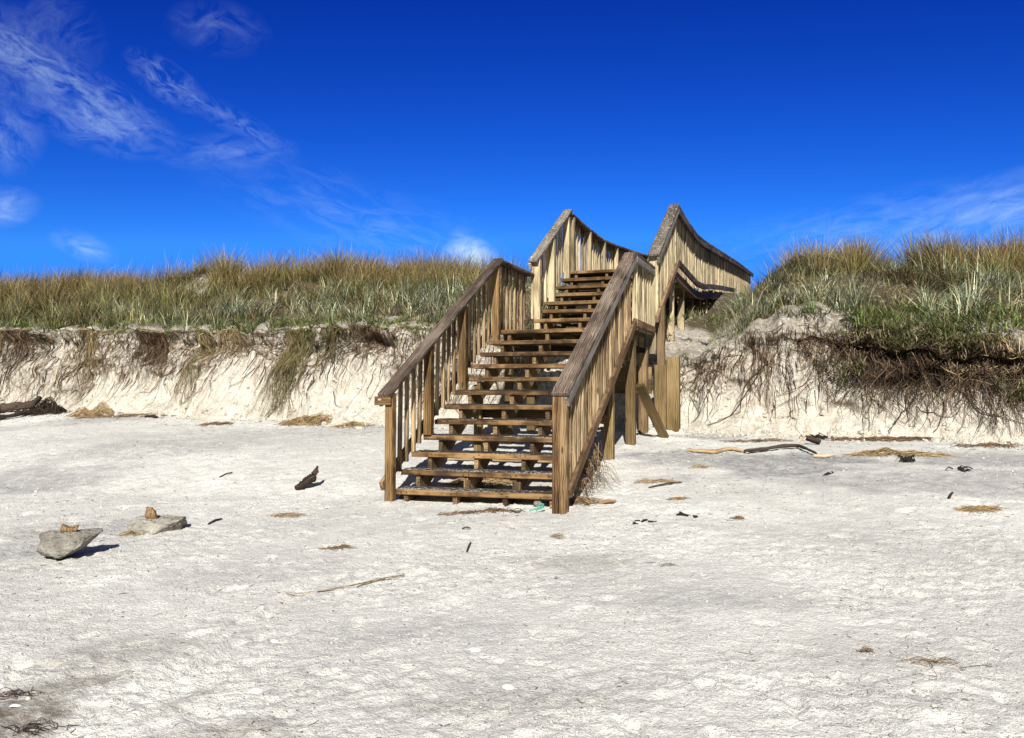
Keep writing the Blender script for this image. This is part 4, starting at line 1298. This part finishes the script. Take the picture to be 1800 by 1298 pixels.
# grass hanging over the lip
Ps, rs, cs = [], [], []
for k in range(120):
    vc = RNG.uniform(-17, 9.5) if k < 60 else RNG.uniform(4.9, 9.5)
    if -.3 < vc < 2.0 or 2.2 < vc < 4.8: continue
    P, r, c = hang(vc, .10, 16, RNG.uniform(.08, .26), PAL_OLIVE + PAL_STRAW[2:] + PAL_GREEN[:2], rad=(.003, .006), start=(-.02, .05), out=.12, fan=.5)
    Ps.append(P); rs.append(r); cs.append(c)
o = strand_mesh('overhanging_grass', np.concatenate(Ps), np.concatenate(rs), np.concatenate(cs), M_ROOT)
tag(o, 'blades and runners spilling over the dune edge', 'grass', kind='stuff')
# leafy plants spilling over the right hand edge
def leafy(px, py, s_, n, r, pal, lab):
    c = at_s(px, py, s_)
    nb_ = 9
    cb_ = RNG.normal(0, .55, (nb_, 3)); rb_ = RNG.uniform(.25, .6, nb_); wb = RNG.integers(0, nb_, n)
    d = RNG.normal(0, 1, (n, 3)); d /= np.linalg.norm(d, axis=1, keepdims=True)
    q = np.array(c) + (cb_[wb] + d * (rb_[wb] * RNG.uniform(.1, 1, n) ** .5)[:, None]) * np.array(r)
    V, qd, kv = blades(q, RNG.uniform(0, 6.28, n), RNG.uniform(.05, .16, n), RNG.uniform(.2, 2.4, n), RNG.uniform(0, .9, n), RNG.uniform(.007, .018, n))
    o = link('trailing_plant', mesh_np('trailing_plant', V, qd, cols=np.repeat(lerp_cols(n, pal, .25), kv, 0)), M_GRASS)
    tag(o, lab, 'plant', 'leafy plants trailing over the bank edge')
PAL_LEAF = [(.05, .066, .018), (.075, .092, .026), (.035, .046, .015), (.14, .135, .06), (.09, .065, .03), (.20, .16, .085)]
leafy(1625, 588, 5.50, 1300, (.46, .22, .17), PAL_LEAF, 'dark green leafy plant on the overhanging edge in the middle of the right bank')
leafy(1755, 595, 5.50, 1200, (.40, .2, .17), PAL_LEAF, 'green leafy plant on the edge at the far right')
leafy(1585, 592, 5.55, 700, (.30, .2, .13), PAL_LEAF, 'low green plant on the edge right of the white sand hump')
leafy(1692, 590, 5.55, 1100, (.36, .22, .17), PAL_LEAF, 'bushy green plant on the edge between two darker plants')
leafy(1490, 650, 5.35, 300, (.18, .13, .15), PAL_LEAF, 'small dark plant hanging below the white sand hump')
leafy(1790, 680, 5.2, 360, (.16, .12, .20), PAL_LEAF, 'trailing plant hanging low at the right edge of the view')
leafy(585, 590, 5.55, 420, (.30, .15, .10), PAL_LEAF, 'green plant drooping over the bank edge left of the stairs')
leafy(1240, 560, 7.0, 500, (.35, .35, .12), PAL_OLIVE, 'olive plant beside the boardwalk supports')

# ------------------------------------------------------------------ rocks with wood on them
def rock(name, px, py, poly, depth, seed, label, sink=.02, rot=0.0, sub=5, mat=None):
    """stone whose outline seen from the sea is poly (metres, counter-clockwise or clockwise), depth across"""
    bm = bmesh.new()
    bmesh.ops.create_icosphere(bm, subdivisions=sub, radius=1.0)
    P = np.array([v.co[:] for v in bm.verts])
    pl = np.array(poly, float); pl = pl - (pl.max(0) + pl.min(0)) / 2
    th = np.arctan2(P[:, 2], P[:, 0]); rr = np.hypot(P[:, 0], P[:, 2])
    A = pl; B = np.roll(pl, -1, 0)
    rho = np.zeros(len(P))
    for a, b in zip(A, B):                                      # distance to the outline along each direction
        e = b - a
        den = np.cos(th) * e[1] - np.sin(th) * e[0]
        with np.errstate(divide='ignore', invalid='ignore'):
            t_ = (a[0] * e[1] - a[1] * e[0]) / den
            u_ = (a[0] * np.sin(th) - a[1] * np.cos(th)) / den
        ok = (t_ > 0) & (u_ >= -1e-6) & (u_ <= 1 + 1e-6) & np.isfinite(t_)
        rho = np.where(ok, np.maximum(rho, t_), rho)
    k = rr ** .42
    Q = np.stack([rho * k * np.cos(th), depth * np.sign(P[:, 1]) * np.abs(P[:, 1]) ** .8, rho * k * np.sin(th)], -1)
    rg = np.random.default_rng(seed)
    for _ in range(16):
        d = rg.normal(0, 1, 3) * np.array([.6, 1.1, .7]); d /= np.linalg.norm(d)
        h = Q @ d; lim = h.max() * rg.uniform(.70, .93); m = h > lim
        Q[m] -= np.outer((h[m] - lim) * .85, d)
    f = 2.2 / max(pl[:, 0].max(), .01) * .3
    nz = fbm(Q[:, 0] * 6 * f + Q[:, 2] * 3 * f, Q[:, 1] * 6 * f + Q[:, 2] * 9 * f, 5, seed, .6)
    n4 = fbm(Q[:, 0] * 26 * f + Q[:, 1] * 9 * f, Q[:, 2] * 34 * f - Q[:, 0] * 8 * f, 3, seed + 3)
    Q = Q * (1 + .16 * nz + .05 * n4)[:, None]
    Q[:, 2] -= Q[:, 2].min()
    c, s_ = math.cos(rot), math.sin(rot)
    Q = np.stack([Q[:, 0] * c - Q[:, 1] * s_, Q[:, 0] * s_ + Q[:, 1] * c, Q[:, 2]], -1)
    for v_, p in zip(bm.verts, Q): v_.co = p
    me = bpy.data.meshes.new(name); bm.to_mesh(me); bm.free()
    me.polygons.foreach_set('use_smooth', np.ones(len(me.polygons), bool))
    gr_ = np.stack([Q[:, 2] * 2, Q[:, 0], Q[:, 1]], -1).astype(np.float32) + 3.3
    me.attributes.new('grain', 'FLOAT_VECTOR', 'POINT').data.foreach_set('vector', gr_.ravel())
    o = link(name, me, mat or M_ROCK)
    o.location = GS(px, py, -sink)
    tag(o, label, 'rock')
    return o, float(Q[:, 2].max())
def scaled(pts, k): return [(x * k, y * k) for x, y in pts]
rA, hA = rock('rock', 127, 980, scaled([(-40, 22), (-42, 0), (-38, -18), (-20, -28), (5, -18), (28, -5), (42, 8), (60, 26), (35, 26), (10, 25), (-15, 25)], .00478), .16, 3,
              'larger grey stone with an undercut beak and a wood scrap on top', .015, .1)
rB, hB = rock('rock', 272, 934, scaled([(-48, -6), (-30, 10), (0, 12), (30, 14), (47, 13), (44, -6), (34, -26), (-10, -30), (-40, -26)], .00565), .19, 8,
              'smaller pale stone half sunk in sand beside a dry grass tuft', .115, .1, mat=M_ROCK_PALE)
def scrap(loc, poly, seed, label):
    o, _ = rock('wood_scrap', 900, 1000, poly, .045, seed, label, 0, .2, 4, W_CHIP)
    o.location = loc
    tag(o, label, 'wood scrap')
pA = Vector(rA.location) + Vector((-.02, -.03, hA * .86))
scrap(pA, scaled([(-17, -9), (-13, 9), (0, 2), (6, 0), (17, 5), (16, -5), (0, -10)], .0047), 21, 'split brown wood scrap lying on the larger stone')
pB = Vector(rB.location) + Vector((-.02, -.03, hB * .86))
scrap(pB, scaled([(-10, -2), (-8, 10), (-1, 10), (5, 4), (10, -6), (6, -11), (-7, -10)], .0060), 22, 'pale wood scrap standing on the smaller stone')

# ------------------------------------------------------------------ straw and litter heaps
def straw(px, py, lx, ly, h, n, pal, label, cat='dry grass', ln=(.12, .4), rad=(.002, .0045), name='straw_heap', rot=0.0, curl=1.0):
    c = GS(px, py)
    k = 7
    a = RNG.uniform(0, 2 * np.pi, n); r = RNG.uniform(0, 1, n) ** .6
    x0 = lx * r * np.cos(a); y0 = ly * r * np.sin(a)
    L = RNG.uniform(*ln, n); th = RNG.normal(rot, .75, n) + np.where(RNG.uniform(0, 1, n) < .5, 0, np.pi)
    u = np.linspace(-.5, .5, k)
    bend = RNG.normal(0, curl, n)
    ang = th[:, None] + bend[:, None] * u
    dx = np.cumsum(np.cos(ang), 1) * (L / k)[:, None]; dy = np.cumsum(np.sin(ang), 1) * (L / k)[:, None]
    dx -= dx.mean(1, keepdims=True); dy -= dy.mean(1, keepdims=True)
    X = c.x + x0[:, None] + dx; Y = c.y + y0[:, None] + dy
    lump_ = np.clip(.75 + .9 * fbm((X - c.x) / lx * 1.7 + px, (Y - c.y) / ly * 1.3, 2, 7), .1, 1.6)
    top = lump_ * h * np.clip(1 - (((X - c.x) / (lx * 1.05)) ** 2 + ((Y - c.y) / (ly * 1.05)) ** 2), 0, 1)
    Z = zsand(X, Y) + top * RNG.uniform(.1, 1.0, n)[:, None] + .004 + np.abs(RNG.normal(0, .012, n))[:, None] * (1 - 4 * u * u) + .05 * h * np.sin(u * 9 + a[:, None])
    r_ = RNG.uniform(*rad, n)[:, None] * (1 - .4 * np.abs(u) * 2)
    o = strand_mesh(name, np.stack([X, Y, Z], -1), r_, lerp_cols(n, pal, .25), M_STRAW)
    tag(o, label, cat)
    return o
P_ST = [(.36, .25, .12), (.46, .34, .18), (.25, .16, .075), (.16, .10, .05)]
P_DK = [(.16, .10, .05), (.09, .055, .03), (.25, .16, .08)]
straw(163, 712, .40, .22, .34, 420, P_ST, 'round heap of dry grass at the foot of the bank by the driftwood log')
straw(225, 722, .95, .12, .05, 170, P_DK, 'thin brown litter line trailing right from the round grass heap', rot=0)
straw(545, 732, .52, .18, .16, 520, P_ST, 'brown straw mat fallen below the long olive root tuft')
straw(620, 742, .30, .10, .07, 200, P_ST, 'smaller straw mat next to the larger one near the railing')
straw(378, 746, .24, .08, .04, 110, P_DK, 'flat dark straw scrap between the heap and the mat')
straw(238, 940, .10, .07, .06, 90, P_DK + P_ST, 'bristly dry tuft beside the smaller stone', ln=(.08, .26), rad=(.0012, .0024))
straw(505, 908, .17, .05, .02, 60, P_ST, 'small straw wisp on the sand left of the front post', ln=(.1, .3), rad=(.0012, .0025))
straw(592, 966, .12, .03, .012, 40, P_DK, 'little dark rootlet wisp in the middle sand left of the stairs', ln=(.08, .25), rad=(.0012, .0025))
straw(980, 946, .06, .05, .02, 26, P_DK + P_ST, 'tiny straw tuft below the right front post', ln=(.06, .16), rad=(.001, .002))
straw(1213, 745, .22, .18, .16, 240, P_ST, 'straw and roots piled against the timber pile foot')
straw(1560, 800, .46, .16, .06, 260, P_ST, 'loose straw patch at the right end of the driftwood branch')
straw(1640, 803, .18, .06, .03, 60, P_ST, 'small straw strip right of the loose straw patch')
straw(1585, 773, .50, .10, .06, 240, P_DK, 'brown litter strip along the foot of the right hand bank')
straw(1500, 770, .35, .06, .03, 90, P_DK, 'thin dark litter left of the brown strip')
straw(1735, 785, .45, .08, .03, 90, P_DK, 'thin litter strip at the foot of the bank near the right edge')
straw(1722, 896, .16, .035, .035, 130, P_ST, 'flat brown straw clump on the open sand at the right', ln=(.14, .36), rad=(.0015, .003))
straw(1150, 846, .22, .07, .02, 70, P_ST, 'straw wisp on the sand right of the stair foot', ln=(.1, .3), rad=(.0015, .003))
straw(1192, 879, .09, .03, .02, 40, P_ST, 'short straw pinch below the wisp right of the stairs', ln=(.06, .16), rad=(.0015, .003))
straw(1298, 915, .06, .03, .015, 30, P_DK, 'tiny brown litter scrap on the sand right of the stairs', ln=(.05, .12), rad=(.0015, .003))
straw(1232, 820, .12, .04, .02, 40, P_ST, 'faint straw scrap in front of the driftwood branch', ln=(.06, .2), rad=(.0012, .003))
straw(1640, 1166, .14, .05, .012, 22, P_DK, 'thin dark rootlet on the lower right sand', ln=(.1, .26), rad=(.001, .002))
straw(1522, 1148, .03, .025, .02, 22, P_DK, 'tiny dark tuft alone on the lower right sand', ln=(.03, .08), rad=(.001, .002))
straw(1172, 999, .06, .02, .006, 10, P_DK, 'little red brown twiglet on the pale sand below the stairs', ln=(.08, .16), rad=(.001, .002))
straw(845, 905, .40, .06, .03, 130, P_DK, 'dark litter washed under the lowest tread', ln=(.05, .2))
straw(850, 850, .35, .20, .10, 260, P_ST, 'straw trapped on the sand beneath the second tread')
straw(1335, 775, .5, .05, .025, 70, P_DK, 'thin root litter along the bank foot right of the pile')
straw(60, 1285, .16, .04, .012, 24, [(.05, .03, .02), (.03, .02, .015)], 'dark weed strip at the bottom left corner', ln=(.06, .2), rad=(.0015, .003))
straw(25, 1220, .13, .06, .012, 26, [(.06, .035, .025), (.03, .02, .015), (.12, .07, .05)], 'dark twiggy weed around the shell at the left edge', ln=(.06, .2), rad=(.0015, .003))
# the long dried root on the near sand
c = [GS(x, y, .012) for (x, y) in ((487, 1045), (530, 1044), (575, 1040), (620, 1036), (650, 1028), (675, 1021), (712, 1011))]
Ps, rs = [], []
for k in range(16):
    pts = []
    amp = RNG.uniform(.2, 1.6); st = 0 if k < 8 else 3
    ph = RNG.uniform(0, 6.28)
    for j in range(9):
        u = st + (6 - st) * j / 8; i0 = min(int(u), 5); f = u - i0
        p = c[i0].lerp(c[i0 + 1], f)
        p = p + Vector((0, .03 * amp * math.sin(ph + u * 1.4) * (u / 6) ** 1.2, .008 * abs(math.sin(ph + u * 2))))
        pts.append(tuple(p))
    Ps.append(pts); rs.append([RNG.uniform(.0008, .0026) * (1 - .5 * j / 8) for j in range(9)])
o = strand_mesh('dried_root', np.array(Ps), np.array(rs), lerp_cols(16, P_ST + P_DK, .2), M_STRAW)
tag(o, 'long dried root with fraying strands on the near sand', 'root')

# dry grass hanging at the right side of the stairs
Ps, rs, cs = [], [], []
n, k = 80, 8
p0 = fr(.75, R_IN + .19, zn1(.75) - .02)
a0 = RNG.uniform(-.5, .5, n)
u = np.linspace(0, 1, k)
S_ = .75 + a0[:, None] * .75 + RNG.normal(0, .12, n)[:, None] * u
Vv = R_IN + .10 + RNG.uniform(0, .12, n)[:, None] + RNG.normal(.08, .12, n)[:, None] * u
z0 = zn1(.75 + a0 * .75) - .10 - RNG.uniform(0, .25, n)
gr = np.array([gz(x, R_IN + .15) for x in (.75 + a0 * .75)])
Zz = z0[:, None] + (gr - z0)[:, None] * u * RNG.uniform(.6, 1.02, n)[:, None] + .04 * np.sin(u * 7 + a0[:, None] * 20)
P = frn(S_, Vv, Zz)
o = strand_mesh('hanging_straw', P, RNG.uniform(.002, .0045, n)[:, None] * (1 - .4 * u), lerp_cols(n, P_ST + P_DK + P_DK, .25), M_STRAW)
tag(o, 'bundle of dry grass caught under the right side rail of the stairs', 'dry grass')
straw(1022, 884, .13, .08, .04, 90, P_DK + P_ST, 'straw spilled on the sand at the foot of the right post')

# ------------------------------------------------------------------ crumbs of sand and litter specks
def ico_cloud(C, Rr, squash=.7):
    b = bmesh.new(); bmesh.ops.create_icosphere(b, subdivisions=1, radius=1.0)
    P0 = np.array([v.co[:] for v in b.verts]); F0 = np.array([[v.index for v in f.verts] for f in b.faces]); b.free()
    n = len(C)
    J = 1 + RNG.uniform(-.35, .35, (n, len(P0), 1))
    S_ = RNG.uniform(.6, 1.3, (n, 1, 3)); S_[..., 2] *= squash
    V = C[:, None, :] + P0[None] * J * S_ * Rr[:, None, None]
    T = F0[None] + (np.arange(n) * len(P0))[:, None, None]
    return V.reshape(-1, 3), T.reshape(-1, 3)
def beach_points(n, y0, y1, sc, lo, hi, seed):
    Y = np.exp(RNG.uniform(math.log(y0), math.log(y1), n)); X = RNG.uniform(-.66, .66, n) * Y
    k = RNG.uniform(lo, hi, n) < fbm(X * sc, Y * sc * 1.3, 4, seed)
    X, Y = X[k], Y[k]
    s, v = sv(X, Y)
    k = s < foot_s(v) - .1
    return X[k], Y[k]
X, Y = beach_points(60000, 2.5, 14, 1.3, -.45, .55, 81)
Rr = np.clip(RNG.lognormal(math.log(.0036), .5, len(X)), .0018, .013) * (.75 + .05 * Y)
Vc, Tc = ico_cloud(np.stack([X, Y, zsand(X, Y) + Rr * .15], -1), Rr)
me = mesh_np('sand_crumbs', Vc, None, Tc, attrs={'damp': np.repeat(RNG.uniform(0, 1, len(X)) ** 2, len(Vc) // len(X)), 'brown': np.repeat((RNG.uniform(0, 1, len(X)) > .8) * .8, len(Vc) // len(X))})
tag(link('sand_crumbs', me, M_SAND), 'crumbs of sand and shell grit strewn over the beach', 'sand', kind='stuff')
nn = 2600
vv_ = RNG.uniform(-17, 9, nn); ss_ = foot_s(vv_) - np.abs(RNG.normal(.05, .22, nn)) + .12
Pc = frn(ss_, vv_, 0); Rr = np.clip(RNG.lognormal(math.log(.016), .55, nn), .006, .07)
Pc[:, 2] = zsand(Pc[:, 0], Pc[:, 1]) + Rr * .2
nf = 2600
vf = RNG.uniform(-17, 9, nf); tf = .98 - .5 * RNG.beta(1, 2, nf)
Pf = face(vf, tf); Rf = np.clip(RNG.lognormal(math.log(.014), .6, nf), .005, .06)
Vc, Tc = ico_cloud(np.concatenate([Pc, Pf]), np.concatenate([Rr, Rf]), .8)
tag(link('fallen_clods', mesh_np('fallen_clods', Vc, None, Tc, attrs={'soil': np.zeros(len(Vc)), 'crust': np.zeros(len(Vc)), 'talus': np.ones(len(Vc))}), M_DUNE),
    'clods of sand fallen along the foot of the bank', 'sand', kind='stuff')
X1, Y1 = beach_points(5200, 2.6, 13, 1.1, -.25, .6, 83)
vv_ = RNG.uniform(-16, 9, 1500); ss_ = foot_s(vv_) - .1 - np.abs(RNG.normal(.1, .5, 1500))
Pw = frn(ss_, vv_, 0)
X = np.concatenate([X1, Pw[:, 0]]); Y = np.concatenate([Y1, Pw[:, 1]]); n = len(X)
a = RNG.uniform(0, 6.28, n); L = np.clip(RNG.lognormal(math.log(.022), .6, n), .008, .14) * (.6 + .06 * Y)
u = np.linspace(-.5, .5, 4)
bx = X[:, None] + np.cos(a)[:, None] * L[:, None] * u; by = Y[:, None] + np.sin(a)[:, None] * L[:, None] * u + (RNG.normal(0, .15, n) * L)[:, None] * u * u * 4
bz = zsand(bx, by) + .003
tag(strand_mesh('beach_litter', np.stack([bx, by, bz], -1), (RNG.uniform(.0008, .0022, n) * (.7 + .07 * Y))[:, None] * np.array([.7, 1, 1, .6]), lerp_cols(n, [(.05, .035, .022), (.09, .06, .035), (.03, .022, .016), (.22, .15, .08)], .25), M_STRAW),
    'twig and bark specks scattered over the beach', 'litter', kind='stuff')

# ------------------------------------------------------------------ driftwood
def limb(name, pts, radii, mat, label, cat, parent=None, k=40, sides=10, rough=.25, seed=0):
    """knobbly branch along points"""
    pts = np.array([tuple(p) for p in pts]); radii = np.array(radii, float)
    d = np.concatenate([[0], np.cumsum(np.linalg.norm(np.diff(pts, axis=0), axis=1))]); d /= d[-1]
    u = np.linspace(0, 1, k)
    P = np.stack([np.interp(u, d, pts[:, i]) for i in range(3)], -1)
    for _ in range(2): P[1:-1] = (P[:-2] + 2 * P[1:-1] + P[2:]) / 4
    r = np.interp(u, d, radii) * (1 + rough * fbm(u * 14, seed + .5, 3, seed))
    r[0] *= .55; r[-1] *= .35
    V, q, (n, kk, s_) = tubes(P[None], r[None], sides)
    an = np.tile(np.arange(s_), kk); uu = np.repeat(u, s_)
    cen = np.repeat(P, s_, 0)
    V = cen + (V - cen) * (1 + rough * .8 * fbm(an * .9, uu * 12, 3, seed + 5))[:, None]
    caps = [list(range(s_))[::-1], list(range(len(V) - s_, len(V)))]
    tris = []
    for cp in caps:
        for j in range(1, s_ - 1): tris.append([cp[0], cp[j], cp[j + 1]])
    ln = float(np.linalg.norm(np.diff(pts, axis=0), axis=1).sum())
    gr = np.stack([uu * ln, np.sin(an / s_ * 6.28) * .05, np.cos(an / s_ * 6.28) * .05], -1) + RNG.uniform(-9, 9, 3)
    me = mesh_np(name, V, q, np.array(tris), smooth=True, attrs={'grain': gr})
    o = link(name, me, mat, parent)
    if label: tag(o, label, cat)
    return o
def gp(lst, up=.02): return [GS(x, y, up + (z_ if False else 0)) for (x, y) in lst]
br = empty('driftwood_branch', GS(1330, 795), 'long crooked driftwood branch, half bleached and half dark, lying right of the stairs', 'driftwood')
limb('bleached_end', gp([(1206, 793), (1230, 795), (1255, 797), (1285, 791), (1312, 796)], .03), [.014, .021, .025, .023, .018], W_DRIFT, None, None, br, seed=3)
limb('dark_stem', gp([(1308, 797), (1340, 794), (1375, 790), (1402, 789), (1418, 795), (1436, 803)], .045), [.02, .023, .025, .022, .018, .012], W_BLACK, None, None, br, seed=4)
limb('pale_tip', gp([(1430, 805), (1450, 806), (1470, 804)], .03), [.015, .017, .008], W_DRIFT, None, None, br, seed=5, k=20)
p1 = GS(1402, 789, .05); p2 = p1 + Vector((.16, .10, .14))
limb('side_twig', [p1, (p1 + p2) / 2 + Vector((0, 0, .02)), p2], [.014, .011, .006], W_DRIFT, None, None, br, seed=6, k=16, sides=6)
def splinter(name, loc, parts_, mat, label, cat):
    b = Boards()
    for (dx, dy, dz, ax, ln, wd, th) in parts_:
        c = Vector(loc) + Vector((dx, dy, dz)); a = Vector(ax).normalized()
        b.add(c - a * ln / 2, c + a * ln / 2, wd, th, Vector((.3, -.9, .2)), min(wd, th) * .22)
    o = b.build(name, mat, None); tag(o, label, cat); return o
c = GS(1432, 783, .05)
splinter('wood_block', c, [(0, .05, .02, (1, -.2, -.35), .19, .10, .05)], W_BLACK, 'dark wedge of wood lying behind the branch end', 'wood scrap')
limb('driftwood_log', [GS(-40, 735, .12), GS(0, 728, .10), GS(30, 718, .12), GS(55, 706, .18), GS(72, 696, .34)], [.09, .085, .085, .07, .04], W_BLACK,
     'blackened driftwood log at the foot of the bank on the far left', 'driftwood', seed=9, k=50, sides=14, rough=.35)
limb('driftwood_log', [GS(-20, 742, .05), GS(20, 737, .06), GS(60, 726, .07), GS(96, 712, .10)], [.045, .04, .035, .02], W_BLACK,
     'thin black limb in front of the blackened log', 'driftwood', seed=10, k=40, rough=.35)
straw(82, 712, .36, .22, .34, 300, [(.03, .02, .012), (.06, .04, .02), (.02, .014, .01)], 'black tangle of roots behind the driftwood log', cat='roots', name='root_tangle', rad=(.004, .009))
b0 = GS(518, 864, .02)
limb('driftwood_piece', [b0, b0 + Vector((.10, .03, .05)), b0 + Vector((.19, .08, .12)), b0 + Vector((.235, .12, .25))], [.022, .045, .05, .012], W_BLACK,
     'dark twisted driftwood piece standing up on the sand left of the stairs', 'driftwood', seed=12, k=30, rough=.5)
for (a, c_, r_, lab) in (((366, 925), (391, 916), .009, 'short black stick on the sand right of the smaller stone'),
                         ((386, 841), (409, 834), .009, 'short dark stick on the sand behind the two stones'),
                         ((812, 935), (828, 934), .006, 'tiny straight dark stick below the staircase'),
                         ((820, 970), (828, 954), .005, 'tiny bent dark twig below the straight one'),
                         ((1052, 888), (1084, 886), .016, 'flat brown bark strip right of the front post'),
                         ((1668, 880), (1675, 869), .012, 'small curved dark twig on the right hand sand'),
                         ((1140, 858), (1200, 847), .008, 'thin dark twig lying through the straw wisp'),
                         ((255, 728), (278, 722), .03, 'small black wood end in the litter below the bank')):
    A, B = GS(*a, .01), GS(*c_, .012)
    m = (A + B) / 2 + Vector((0, 0, .012))
    limb('stick', [A, m, B], [r_, r_ * 1.1, r_ * .8], W_BLACK if 'bark' not in lab else W_CHIP, lab, 'stick', seed=int(a[0]), k=16, sides=7)

# weed lumps
def lump(px, py, n, r, label, h=.05):
    c = GS(px, py)
    k = 6
    u = np.linspace(0, 1, k)
    a = RNG.uniform(0, 6.28, n)
    st = np.stack([c.x + RNG.normal(0, r * .35, n), c.y + RNG.normal(0, r * .25, n)], -1)
    L = RNG.uniform(.04, .12, n)
    X = st[:, None, 0] + np.cos(a)[:, None] * L[:, None] * u + .02 * np.sin(u * 6 + a[:, None])
    Y = st[:, None, 1] + np.sin(a)[:, None] * L[:, None] * u * .7
    Z = zsand(X, Y) + .006 + h * RNG.uniform(.1, 1, n)[:, None] * np.sin(np.pi * (u * .8 + .1))
    o = strand_mesh('seaweed_scrap', np.stack([X, Y, Z], -1), RNG.uniform(.005, .012, n)[:, None] * (1 - .5 * u), np.zeros((n, 3)), M_WEED, None, 5)
    tag(o, label, 'seaweed', kind='stuff' if n < 12 and 'crumbs' in label else None)
lump(1440, 768, 30, .28, 'black seaweed spread near the bank foot behind the branch')
lump(1593, 813, 30, .10, 'compact black seaweed lump in front of the loose straw patch', .08)
lump(1690, 829, 14, .14, 'loose black seaweed scrap on the grey sand at the right')
lump(1458, 832, 5, .04, 'pea sized black weed speck below the branch', .03)
lump(1205, 911, 9, .10, 'dark weed crumbs on the white sand below the stairs right', .02)
lump(1130, 921, 7, .10, 'sparse weed crumbs just right of the front post', .015)

# shells
def shell(px, py, r, label, yaw=0.0, tilt=.25, group=None):
    nu, nvv = 26, 12
    P = []
    for j in range(nvv):
        rr = j / (nvv - 1)
        for i in range(nu):
            a = i / nu * 2 * math.pi
            rad = r * rr * (1 + .16 * math.cos(a)) * (1 + .03 * math.cos(a * 15) * rr)
            P.append((rad * math.cos(a), rad * .72 * math.sin(a), .34 * r * (1 - rr ** 2.2)))
    V = np.array(P); Q = []
    for j in range(nvv - 1):
        for i in range(nu):
            Q.append([j * nu + i, (j + 1) * nu + i, (j + 1) * nu + (i + 1) % nu, j * nu + (i + 1) % nu])
    me = mesh_np('sea_shell', V, np.array(Q), smooth=True)
    md = link('sea_shell', me, M_SHELL)
    so = md.modifiers.new('thick', 'SOLIDIFY'); so.thickness = .004
    md.location = GS(px, py, .004)
    md.rotation_euler = (tilt, .1, yaw)
    tag(md, label, 'shell')
shell(834, 1143, .036, 'white shell on the near sand below the stairs', .2, .15)
shell(892, 1211, .034, 'cream shell nearest the camera in the middle foreground', -.3, .2)
shell(26, 1241, .030, 'bright oval shell on the dark damp sand at the left edge', .4, -.2)
shell(2, 1203, .026, 'white shell fragment cut by the left edge above the oval shell', 1.4, .3)
shell(195, 1238, .024, 'half buried pale shell right of the dark damp sand', 2.0, .2)
shell(450, 1219, .046, 'buried round pale shell in the lower left sand', 1.0, .1)
shell(482, 1124, .026, 'chalky shell piece left of the white shell', .6, .3)

# teal rope, stones by the lowest tread, white litter
Ps, rs = [], []
c = fr(-.12, R_IN - .14, 0); c.z = float(zsand(c.x, c.y))
n, k = 10, 8
u = np.linspace(0, 1, k)
a = RNG.uniform(-.9, .9, n)
X = c.x + .05 * np.sin(a)[:, None] * (1 - u) + .02 * np.sin(u * 5 + a[:, None] * 4) - .05 + .09 * u
Y = c.y - .05 + .02 * np.cos(a * 3)[:, None] + 0 * u
Z = c.z + .008 + .09 * (u ** 1.5) * RNG.uniform(.5, 1, n)[:, None] + .02 * np.cos(a)[:, None] * (1 - u)
o = strand_mesh('rope_scrap', np.stack([X, Y, Z], -1), np.full((n, k), .004), np.zeros((n, 3)), M_TEAL, None, 5)
tag(o, 'frayed teal rope scrap against the right front post', 'rope')
for (px, py, r_, lab) in ((707, 876, .04, 'small dark pebble under the left end of the lowest tread'), (945, 893, .05, 'brown pebble beside the teal rope scrap')):
    o, _ = rock('pebble', px, py, [(-r_, -.2 * r_), (-.6 * r_, .7 * r_), (.5 * r_, .8 * r_), (r_, .1 * r_), (.6 * r_, -.6 * r_), (-.5 * r_, -.6 * r_)], r_ * .8, int(px), lab, .008, sub=3)
    o['category'] = 'pebble'
p = at_s(1762, 547, 6.6)
bm = bmesh.new(); bmesh.ops.create_icosphere(bm, subdivisions=3, radius=.06)
for v_ in bm.verts:
    q = np.array(v_.co) * 25
    v_.co *= 1 + .35 * float(fbm(q[0] + q[2], q[1] - q[2], 2, 8)); v_.co.z *= .8
me = bpy.data.meshes.new('paper_scrap'); bm.to_mesh(me); bm.free()
o = link('paper_scrap', me, M_WHITE); o.location = p
tag(o, 'crumpled white scrap caught in the green grass on the right', 'litter')
print('pickets on the stairs:', n_p)
